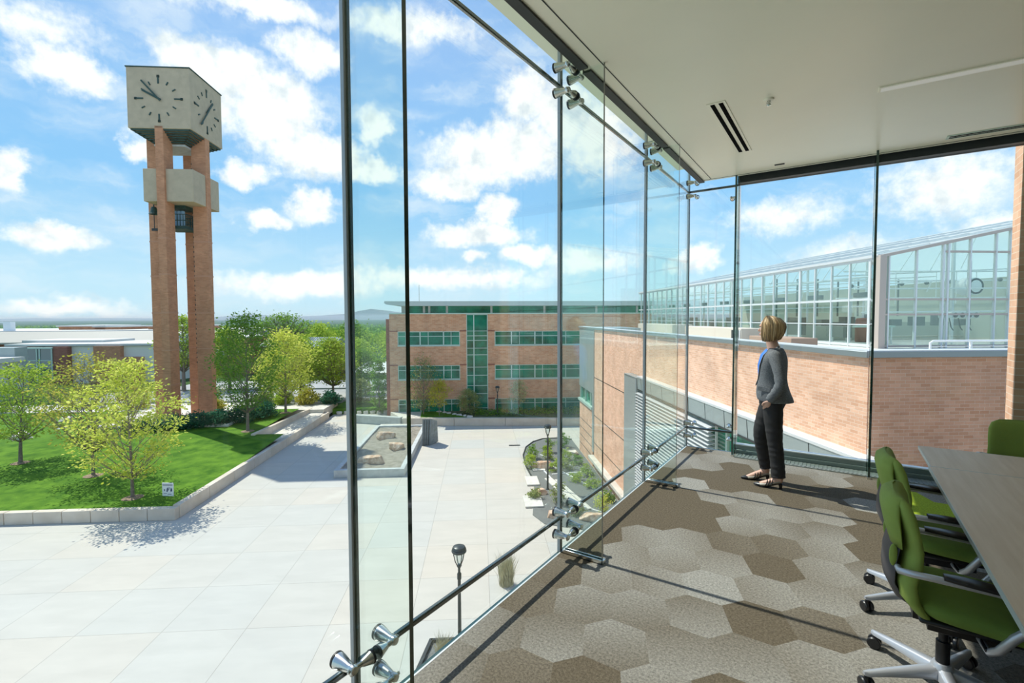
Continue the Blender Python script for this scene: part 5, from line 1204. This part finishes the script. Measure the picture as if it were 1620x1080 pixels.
# cover plants before the brick building and mulch rings
rgp = np.random.RandomState(9); n = 5200
P = np.stack([rgp.uniform(-.5,16.5,n), rgp.uniform(44.3,46.8,n), rgp.uniform(0,.55,n)], axis=1); P = P[(P[:,2] < .5-.25*np.abs(np.sin(P[:,0]*1.7)))]
o = leaves_object('ground_cover', LEAF['green'], P, .16, 3, None); o.location = (0,0,-7.36); o.rotation_euler = (0,0,CAMPUS); tag(o, 'dark green ground cover plants along the foot of the brick building', 'plants', None, 'stuff')
MULCH = M('mulch', (.28,.20,.13), .95, var=.3, scale=14, bump=.5)
for i, (u, v) in enumerate(((-17.94,25.88),(-22.6,29.5),(-28.9,32.1),(-18.0,38.5),(-17.7,45.1))):
    m = MB(); m.lathe([(.02,.05),(.30,.045),(.48,.0)], 18); o = m.build('mulch_ring', MULCH, None, campus(u, v, lawn_h(u,v)+.005), 0); tag(o, 'round patch of brown mulch at the foot of '+['the front lime tree','the olive tree','the left green tree','the tall dark tree','the tree at the lawn tip'][i], 'mulch', 'mulch rings round the lawn trees', 'stuff')
# distant woodland: three kinds of far tree, copied
protos = []
for i, (c, H, R) in enumerate((('mid', 9.2, 4.0), ('green', 9.8, 4.2), ('lime', 8.6, 3.8))):
    protos.append(tree('distant_tree', -30+i*6, 140, -9.8, H, R, 2.0, c, 140+i, '', 60, 30, .6, .2, grp='trees beyond the campus', spread=.9))
rng = random.Random(77); cnt = 0; names = ['round crowned', 'dark full crowned', 'light green']
def far_label(k, u, v):
    px = 758+765*u/v
    return '%s distant tree %s' % (names[k], 'far away in front of the hills' if v > 250 else 'in the belt beyond the street')
spots = []
for row, (v, du) in enumerate(((82,6.5),(104,8),(130,8.5),(165,9.5),(210,11),(270,14),(350,17),(460,21))):
    u = -.62*v
    while u < -.16*v:
        ok = not (v < 100 and u < -.57*v) and not (v in (82,) and (-42 < u < -20)) and not (v == 104 and u < -42)
        if v == 130 and u < -.48*v: ok = False
        if (75 < v < 115 and u < -40) or (v == 82 and u < -34) or (95 < v < 115 and -44 < u < -23): ok = False
        if ok: spots.append((u+rng.uniform(-2,2), v+rng.uniform(-5,5)))
        u += du*rng.uniform(.75,1.2)
for i, (u, v) in enumerate(spots):
    k = rng.choice((0,0,1,2)); o = protos[k] if protos[k].get('used') is None else copy_tree(protos[k])
    if protos[k].get('used') is None: protos[k]['used'] = 1
    z = float(np.interp(v, [82,95,220,500], [-8.5,-8.6,-13,-24]))
    o.location = campus(u, v, z); sc = rng.uniform(.75,1.1)*(1 if v > 100 else .8); o.scale = (sc, sc, sc*rng.uniform(.85,1.05)); o.rotation_euler = (0,0,rng.uniform(0,6.28))
    tag(o, far_label(k, u, v), 'tree', 'trees beyond the campus, '+names[k])
for o in bpy.data.objects:
    if 'used' in o.keys(): del o['used']
for p in protos:
    pass
# far woods as uncountable canopy
rgf = np.random.RandomState(5); n = 26000
V = 480*np.exp(rgf.rand(n)*2.6); U = V*rgf.uniform(-1.25,.3,n); Z = np.interp(V, [95,220,500,1300,3800,6500,11000], [-8.6,-13,-24,-48,-85,-95,-100])+rgf.uniform(1,9,n)*(V/900)**.35
P = np.stack([U,V,Z], axis=1)
for k, (lo, hi, s) in enumerate(((0,900,5.0),(900,2200,11.0),(2200,7000,24.0))):
    Q = P[(V>=lo)&(V<hi)]; o = leaves_object('far_woods', LEAF['green' if k else 'mid'], Q, s, 20+k, None, 1.0, .8); o.rotation_euler = (0,0,CAMPUS)
    tag(o, ['tree canopy spreading over the near valley floor', 'blue green woods in the middle of the valley', 'farthest dark woods below the hills'][k], 'woods', None, 'stuff')
# aerial haze over the valley: a real layer of air
HZ = bpy.data.materials.new('valley_air'); HZ.use_nodes = True; nt = HZ.node_tree; nt.nodes.clear()
vs_ = node(nt, 'ShaderNodeVolumeScatter', Density=4e-5); vs_.inputs['Color'].default_value = (.62,.80,1,1); vo = node(nt, 'ShaderNodeOutputMaterial'); nt.links.new(vs_.outputs[0], vo.inputs['Volume'])
o = MB().box(-42000, 700, -260, 42000, 40000, 110).build('valley_haze', HZ, None, (0,0,0), CAMPUS, smooth=False); tag(o, 'blue aerial haze lying over the distant valley', 'haze', None, 'stuff')

# ================================================================== THE WOMAN AT THE GLASS
def person():
    SKIN = M('skin', (.62,.37,.27), .5, var=.05, scale=9)
    JACK = M('grey_tweed', (.11,.118,.127), .9, col2=(.20,.21,.22), scale=90, bump=.3, bscale=240)
    TROU = M('black_wool', (.022,.020,.020), .75, bump=.15, scale=40)
    BLUE = M('blue_blouse', (.04,.19,.62), .6)
    HAIRM = bpy.data.materials.new('blonde_hair'); HAIRM.use_nodes = True; nt = HAIRM.node_tree
    gi = node(nt, 'ShaderNodeNewGeometry'); r = node(nt, 'ShaderNodeValToRGB'); nt.links.new(gi.outputs['Random Per Island'], r.inputs['Fac'])
    r.color_ramp.elements[0].color = (.10,.05,.02,1); r.color_ramp.elements[1].color = (.85,.64,.36,1); k_ = r.color_ramp.elements.new(.45); k_.color = (.42,.26,.11,1)
    nt.links.new(r.outputs[0], nt.nodes['Principled BSDF'].inputs['Base Color']); nt.nodes['Principled BSDF'].inputs['Roughness'].default_value = .42
    SHOE = M('shoe_leather', (.36,.33,.27), .4); BLK = M('shoe_black', (.02,.02,.02), .3)
    ox, oy = -.56, 5.53
    hc = Vector((-.035, .0, 1.595)); fa = math.radians(166)       # head centre; looking left and away from the room
    f = Vector((math.cos(fa), math.sin(fa), 0)); s = Vector((-f.y, f.x, 0)); up = Vector((0,0,1))
    def H(a, b, c): return hc + f*a + s*b + up*c
    m = MB()
    # head, jaw, nose, ears, neck
    def eball(c, ra, rb, rc, n=18, mm=14):
        b0 = len(m.v); m.ball((0,0,0), (ra,rb,rc), n, mm)
        for i in range(b0, len(m.v)):
            p = m.v[i]; m.v[i] = tuple(c + f*p[0] + s*p[1] + up*p[2])
    eball(H(-.012,0,.030), .096,.076,.092); eball(H(.022,0,-.040), .062,.056,.072); eball(H(.058,0,-.082), .022,.026,.020)
    m.tube([H(.078,0,.022), H(.094,0,-.005), H(.104,0,-.018), H(.088,0,-.028)], [.007,.010,.013,.008], 10)
    eball(H(.078,0,.030), .016,.046,.014); 
    for q in (-1,1): eball(H(.052,q*.038,-.012), .026,.022,.022); eball(H(-.012,q*.076,.0), .014,.008,.026)
    eball(H(.083,0,-.055), .010,.022,.012)
    m.tube([H(-.01,0,-.05), (-.015,0,1.475), (.005,0,1.40), (.015,0,1.33)], [.056,.052,.058,.08], 16)
    # trunk
    m.tube([(.02,0,1.38),(.012,0,1.30),(.0,0,1.20),(.0,0,1.08),(.0,0,.98),(.0,0,.88),(.0,0,.80)], [(.06,.13),(.09,.165),(.10,.155),(.085,.13),(.10,.15),(.105,.165),(.08,.15)], 22, ref=(0,1,0))
    # legs
    NL = [(.02,-.085,.86),(.03,-.09,.68),(.045,-.09,.47),(.075,-.088,.28),(.085,-.086,.10)]
    FLG = [(-.01,.085,.86),(-.07,.08,.68),(-.125,.075,.50),(-.09,.10,.30),(-.055,.125,.10)]
    for P in (NL, FLG): m.tube(P, [.075,.062,.044,.040,.032], 14)
    # feet in raised heels, toes forward
    m.tube([(.092,-.086,.11),(.095,-.086,.085),(.06,-.087,.078),(-.01,-.092,.045),(-.075,-.097,.022),(-.105,-.10,.016)], [.034,.030,.034,.033,.026,.014], 12)
    m.tube([(-.052,.127,.115),(-.048,.13,.09),(-.085,.12,.08),(-.155,.09,.048),(-.215,.062,.022),(-.245,.048,.016)], [.034,.030,.034,.033,.026,.014], 12)
    # arms and hands
    NA = [(.03,-.165,1.325),(.075,-.215,1.20),(.10,-.245,1.06),(.05,-.235,.97),(.0,-.205,.900)]
    FA = [(.0,.165,1.325),(.02,.21,1.20),(.04,.235,1.07),(-.03,.225,.97),(-.07,.195,.900)]
    for P in (NA, FA): m.tube(P, [.048,.042,.038,.032,.024], 12)
    def hand(c, d, side):
        c = Vector(c); d = Vector(d).normalized(); sd = Vector((0,side,0)); w = d.cross(sd).normalized()
        m.tube([c, c+d*.035, c+d*.070], [(.020,.013),(.029,.014),(.028,.013)], 12, ref=sd)
        for k in range(4):
            o = c+d*.064+w*(-.024+.0160*k); ln = (.050,.060,.064,.058)[k]*.95
            m.tube([o, o+d*ln*.45-sd*.004, o+d*ln*.8-sd*.014, o+d*ln-sd*.022], [.0088,.0085,.0078,.006], 8)
        o = c+d*.02+w*.018; m.tube([o, o+w*.020+d*.024+sd*.006, o+w*.024+d*.046+sd*.006, o+w*.020+d*.062+sd*.002], [.012,.0105,.009,.007], 8)
    hand((-.006,-.196,.888), (-.30,.42,-.86), -1); hand((-.075,.185,.888), (-.20,-.42,-.86), 1)
    body = m.build('person', SKIN, None, (ox, oy, 0), angle=3)
    rm = body.modifiers.new('remesh', 'REMESH'); rm.mode = 'VOXEL'; rm.voxel_size = .0055; rm.use_smooth_shade = True
    sm = body.modifiers.new('smooth', 'SMOOTH'); sm.factor = .5; sm.iterations = 3
    tag(body, 'woman with blonde bob in grey blazer and black trousers, hand in pocket, gazing out', 'person')
    # face details
    for q in (-1,1):
        e = MB(); b0 = len(e.v); e.ball((0,0,0), .0085, 12, 8)
        for i in range(b0, len(e.v)): e.v[i] = tuple(Vector(e.v[i]) + H(.0715, q*.030, .008))
        o = e.build('eye', WHITE, body); e = MB(); e.ball(tuple(H(.0775, q*.031, .008)), .0036, 10, 6); e.build('iris', M('iris', (.05,.09,.12), .2) if 'iris' not in bpy.data.materials else bpy.data.materials['iris'], o)
        e = MB(); e.tube([H(.083,q*.014,.030), H(.088,q*.030,.034), H(.076,q*.050,.029)], [.002,.003,.0015], 6); e.build('eyebrow', BARK, body)
    e = MB(); e.tube([H(.080,-.020,-.055), H(.0955,0,-.053), H(.080,.020,-.055)], [.002,.0045,.002], 8); e.tube([H(.080,-.018,-.058), H(.094,0,-.060), H(.080,.018,-.058)], [.002,.0055,.002], 8)
    e.build('lips', M('lips', (.50,.17,.15), .4), body)
    # hair: dark under-cap and overlapping locks cut to a chin length bob
    m = MB(); m.ball((0,0,0), (.102,.084,.088), 24, 16); m.v = [tuple(hc + f*(p[0]-.022) + s*p[1] + up*(p[2]+.034)) for p in m.v]
    m.f = [q for q in m.f if not all((Vector(m.v[i])-hc).dot(f) > .055 and (Vector(m.v[i])-hc).z < .075 for i in q)]; m.m = [0]*len(m.f)
    rng = random.Random(8)
    for k in range(860):
        ang = math.radians(rng.uniform(66, 300)); lay = rng.random(); back = -math.cos(ang); sx = math.sin(ang)
        drop = -.118 + .034*max(0, back)**1.5 + rng.uniform(-.012, .010); puff = .014+.020*lay
        part = Vector((.030, .030, .128)); pts = []; rad = []
        for t_ in (0,.16,.34,.52,.68,.84,1.0):
            if t_ < .55:
                el = math.radians(88-150*t_); R_ = (.094+puff*(.6+t_), .077+puff*(.6+t_), .098+puff*.55)
                a = math.cos(el)*math.cos(ang)*R_[0]-.018; b = math.cos(el)*sx*R_[1]; c = math.sin(el)*R_[2]+.034
                w_ = (1-t_/.55)**2; a = a*(1-w_)+(.025+.3*a)*w_; b = b*(1-w_)+(.020+.3*b)*w_
                c = .126+.3*(c-.126) if c > .126 else c; la, lb, lc = a, b, c
            else:
                q = (t_-.55)/.45; R2 = 1.0+.12*math.sin(q*2.2)-(.20+.22*max(0,back))*q*q; a = (la+.018)*R2-.018; b = lb*R2; c = lc+(drop-lc)*q
            pts.append(H(a+rng.uniform(-.0015,.0015), b+rng.uniform(-.0015,.0015), c)); rad.append((.0062*(1-.5*t_)*(1.1-.4*lay), .0035))
        m.tube(pts, rad, 5, ref=(pts[3]-hc)[:])
    m.build('hair', HAIRM, body, angle=2)
    # blouse
    m = MB(); m.tube([(-.005,0,1.375),(-.02,0,1.32),(-.028,0,1.22),(-.030,0,1.08),(-.030,0,.98),(-.02,0,.91)], [(.062,.09),(.092,.15),(.108,.158),(.098,.14),(.112,.155),(.11,.16)], 24, ref=(0,1,0)); m.build('blouse', BLUE, body, angle=2)
    # jacket: open front body plus two sleeves
    m = MB(); rows = []
    prof = [(.862,.020,.150,.180,24),(.90,.014,.150,.182,22),(.95,.004,.150,.180,22),(1.02,-.006,.138,.166,28),(1.09,-.008,.126,.156,38),(1.16,-.006,.128,.164,44),(1.23,-.004,.130,.176,48),(1.29,.0,.122,.184,52),(1.335,.008,.104,.176,50),(1.372,.016,.082,.125,56),(1.400,.012,.066,.076,62)]
    n = 36
    for (z, cx, hx, hy, gap) in prof:
        row = []
        for j in range(n+1):
            a = math.radians(180+gap + (360-2*gap)*j/n); c_, s_ = math.cos(a), math.sin(a)
            wob = 1+.012*math.sin(a*5+z*40)+.010*math.sin(z*70+a*2)
            bk = max(0, c_)*(.022 if z < .95 else .0)*(1-(z-.86)/.09 if z < .95 else 0)
            row.append((cx+hx*c_*wob+bk, hy*s_*wob, z - (.045*max(0, -c_)**2 if z < .88 else 0)*-.6))
        rows.append(row)
    vs = [p for r_ in rows for p in r_]; k = n+1
    m.add(vs, [(i*k+j, i*k+j+1, (i+1)*k+j+1, (i+1)*k+j) for i in range(len(rows)-1) for j in range(n)])
    jk = m.build('jacket', JACK, body, angle=2); so = jk.modifiers.new('solid', 'SOLIDIFY'); so.thickness = .010; so.offset = 1
    sb = jk.modifiers.new('sub', 'SUBSURF'); sb.levels = 1; sb.render_levels = 1
    for P, sgn in ((NA,-1),(FA,1)):
        pts = []; rad = []; N = 22
        Pv = [Vector((P[0][0]+.0, P[0][1]*.80, P[0][2]+.028))]+[Vector(p) for p in P]
        for i in range(N+1):
            q = i/N*(len(Pv)-1); a = min(int(q), len(Pv)-2); t_ = q-a; pts.append(Pv[a].lerp(Pv[a+1], t_))
        for it in range(2): pts = [pts[0]]+[(pts[i-1]+pts[i]*2+pts[i+1])/4 for i in range(1,N)]+[pts[-1]]
        for i in range(N+1):
            q = i/N; w = .062-.022*q+.0045*math.sin(i*2.3)*(1 if .45 < q < .95 else .25); w *= (.75+.25*min(1,q*6)); rad.append((w, w*.96))
        m = MB(); m.tube(pts, rad, 18); sl = m.build('sleeve', JACK, jk, angle=2)
    # lapels and pocket flap
    for sg in (-1, 1):
        m = MB(); E = []
        for (z, cx, hx, hy, gap) in prof[3:]:
            a = math.radians(180+sg*gap); E.append(Vector((cx+(hx+.012)*math.cos(a), (hy+.012)*math.sin(a), z)))
        w = [.004,.018,.030,.040,.046,.046,.036,.022]; vs = []
        for i, p in enumerate(E):
            out = Vector((p.x*0+.35, sg*1.0, 0)).normalized(); nrm = Vector((-.6, sg*.7, .1)).normalized()*.006
            a, b = p-out*.006, p+out*w[i]; vs += [a+nrm, b+nrm, b-nrm*.2, a-nrm*.2]
        q = len(E); m.add(vs, [(i*4+j, i*4+(j+1) % 4, (i+1)*4+(j+1) % 4, (i+1)*4+j) for i in range(q-1) for j in range(4)]+[(0,1,2,3),(4*q-4,4*q-1,4*q-2,4*q-3)])
        m.build('lapel', M('lapel_tweed', (.15,.158,.17), .9) if 'lapel_tweed' not in bpy.data.materials else bpy.data.materials['lapel_tweed'], jk, angle=2)
    m = MB(); m.cbox((-.055,-.176,1.00), (.12,.008,.045), Matrix.Rotation(-.25,3,'Z') @ Matrix.Rotation(.1,3,'Y')); m.build('pocket_flap', JACK, jk, bevel=.003)
    m = MB(); m.lathe([(.002,-.003),(.008,-.002),(.008,.002),(.002,.003)], 12, (-.128,-.085,1.035), 'x'); m.build('button', BLK, jk)
    m = MB()
    b_ = MB(); b_.tube([(.045,0,1.425),(.05,.05,1.41),(.03,.075,1.395),(-.01,.085,1.37)], [.010,.011,.011,.008], 8); b_.tube([(.045,0,1.425),(.05,-.05,1.41),(.03,-.075,1.395),(-.01,-.085,1.37)], [.010,.011,.011,.008], 8); b_.build('collar', JACK, jk)
    # trousers: one remeshed surface
    m = MB(); m.tube([(.0,0,.985),(.0,0,.92),(.005,0,.84),(.005,0,.77)], [(.112,.152),(.122,.168),(.122,.172),(.09,.15)], 24, ref=(0,1,0))
    def leg(P, rr):
        pts = []; rad = []; N = 30; Pv = [Vector(p) for p in P]
        for i in range(N+1):
            q = i/N*(len(Pv)-1); a = min(int(q), len(Pv)-2); pts.append(Pv[a].lerp(Pv[a+1], q-a))
        for it in range(4): pts = [pts[0]]+[(pts[i-1]+pts[i]*2+pts[i+1])/4 for i in range(1,N)]+[pts[-1]]
        for i in range(N+1): rad.append(float(np.interp(i/N, [0,.25,.5,.75,1], rr)) + .0022*math.sin(i*1.3+.05*i*i) + .0012*math.sin(i*3.1+.1*i*i))
        m.tube(pts, rad, 20)
    leg([(.015,-.085,.86),(.025,-.09,.68),(.042,-.09,.47),(.066,-.088,.28),(.078,-.086,.115)], [.098,.086,.070,.066,.066])
    leg([(-.01,.085,.86),(-.068,.08,.69),(-.112,.075,.50),(-.082,.10,.30),(-.056,.125,.135)], [.096,.086,.070,.064,.060])
    tr = m.build('trousers', TROU, body, angle=3); rm = tr.modifiers.new('remesh', 'REMESH'); rm.mode = 'VOXEL'; rm.voxel_size = .0075; rm.use_smooth_shade = True
    sm = tr.modifiers.new('smooth', 'SMOOTH'); sm.factor = .5; sm.iterations = 4
    # shoes
    def shoe(heel, toe):
        hl = Vector((*heel, 0)); tv = Vector((*toe, 0)); d = (tv-hl); ln = d.length; d.normalize(); w = Vector((-d.y, d.x, 0))
        def Q(a, b, c): return hl + d*(a*ln) + w*b + up*c
        rows = []
        for (a, hw, z0, zt) in ((-.02,.020,.058,.105),(.05,.030,.054,.100),(.20,.031,.046,.085),(.38,.033,.026,.062),(.55,.040,.010,.050),(.72,.040,.006,.042),(.88,.024,.006,.030),(1.0,.004,.008,.016)):
            rows.append([Q(a, hw*math.cos(q), z0 + (zt-z0)*(.5+.5*math.sin(q)) if math.sin(q) > 0 else z0+(zt-z0)*.5*(1+math.sin(q)*.98)) for q in [2*math.pi*j/16 for j in range(16)]])
        sh = MB().add(*loft(rows)).build('shoe', SHOE, body, angle=1.2)
        m = MB(); rows = [[Q(a, hw*math.cos(q), z+th*math.sin(q)) for q in [2*math.pi*j/12 for j in range(12)]] for (a, hw, z, th) in ((-.03,.022,.056,.004),(.05,.032,.052,.004),(.20,.033,.043,.004),(.38,.035,.024,.004),(.55,.042,.008,.004),(.75,.042,.005,.004),(.9,.025,.005,.004),(1.02,.003,.006,.003))]
        m.add(*loft(rows)); m.build('sole', BLK, sh)
        m = MB(); m.tube([Q(.03,0,.052),Q(.02,0,.02),Q(.025,0,0.0)], [.021,.014,.014], 12); m.build('heel', BLK, sh)
        m = MB(); rows = [[Q(a, hw*math.cos(q), .018+zt*math.sin(q)) for q in [2*math.pi*j/12 for j in range(12)]] for (a, hw, zt) in ((.80,.0365,.021),(.90,.026,.017),(1.03,.004,.006))]
        m.add(*loft(rows)); m.build('toe_cap', BLK, sh)
        for a, h_, zz in ((.34,.040,.088),(.44,.042,.078),(.54,.044,.068)):
            m = MB(); m.tube([Q(a+.05,-h_+.006,.02),Q(a+.0,-h_+.002,zz*.62),Q(a-.03,-h_*.55,zz),Q(a-.035,0,zz+.008),Q(a-.03,h_*.55,zz),Q(a,h_-.002,zz*.62),Q(a+.05,h_-.006,.02)], .0045, 6); m.build('strap', BLK, sh)
    shoe((.105,-.086), (-.135,-.105)); shoe((-.035,.135), (-.275,.038))
person()
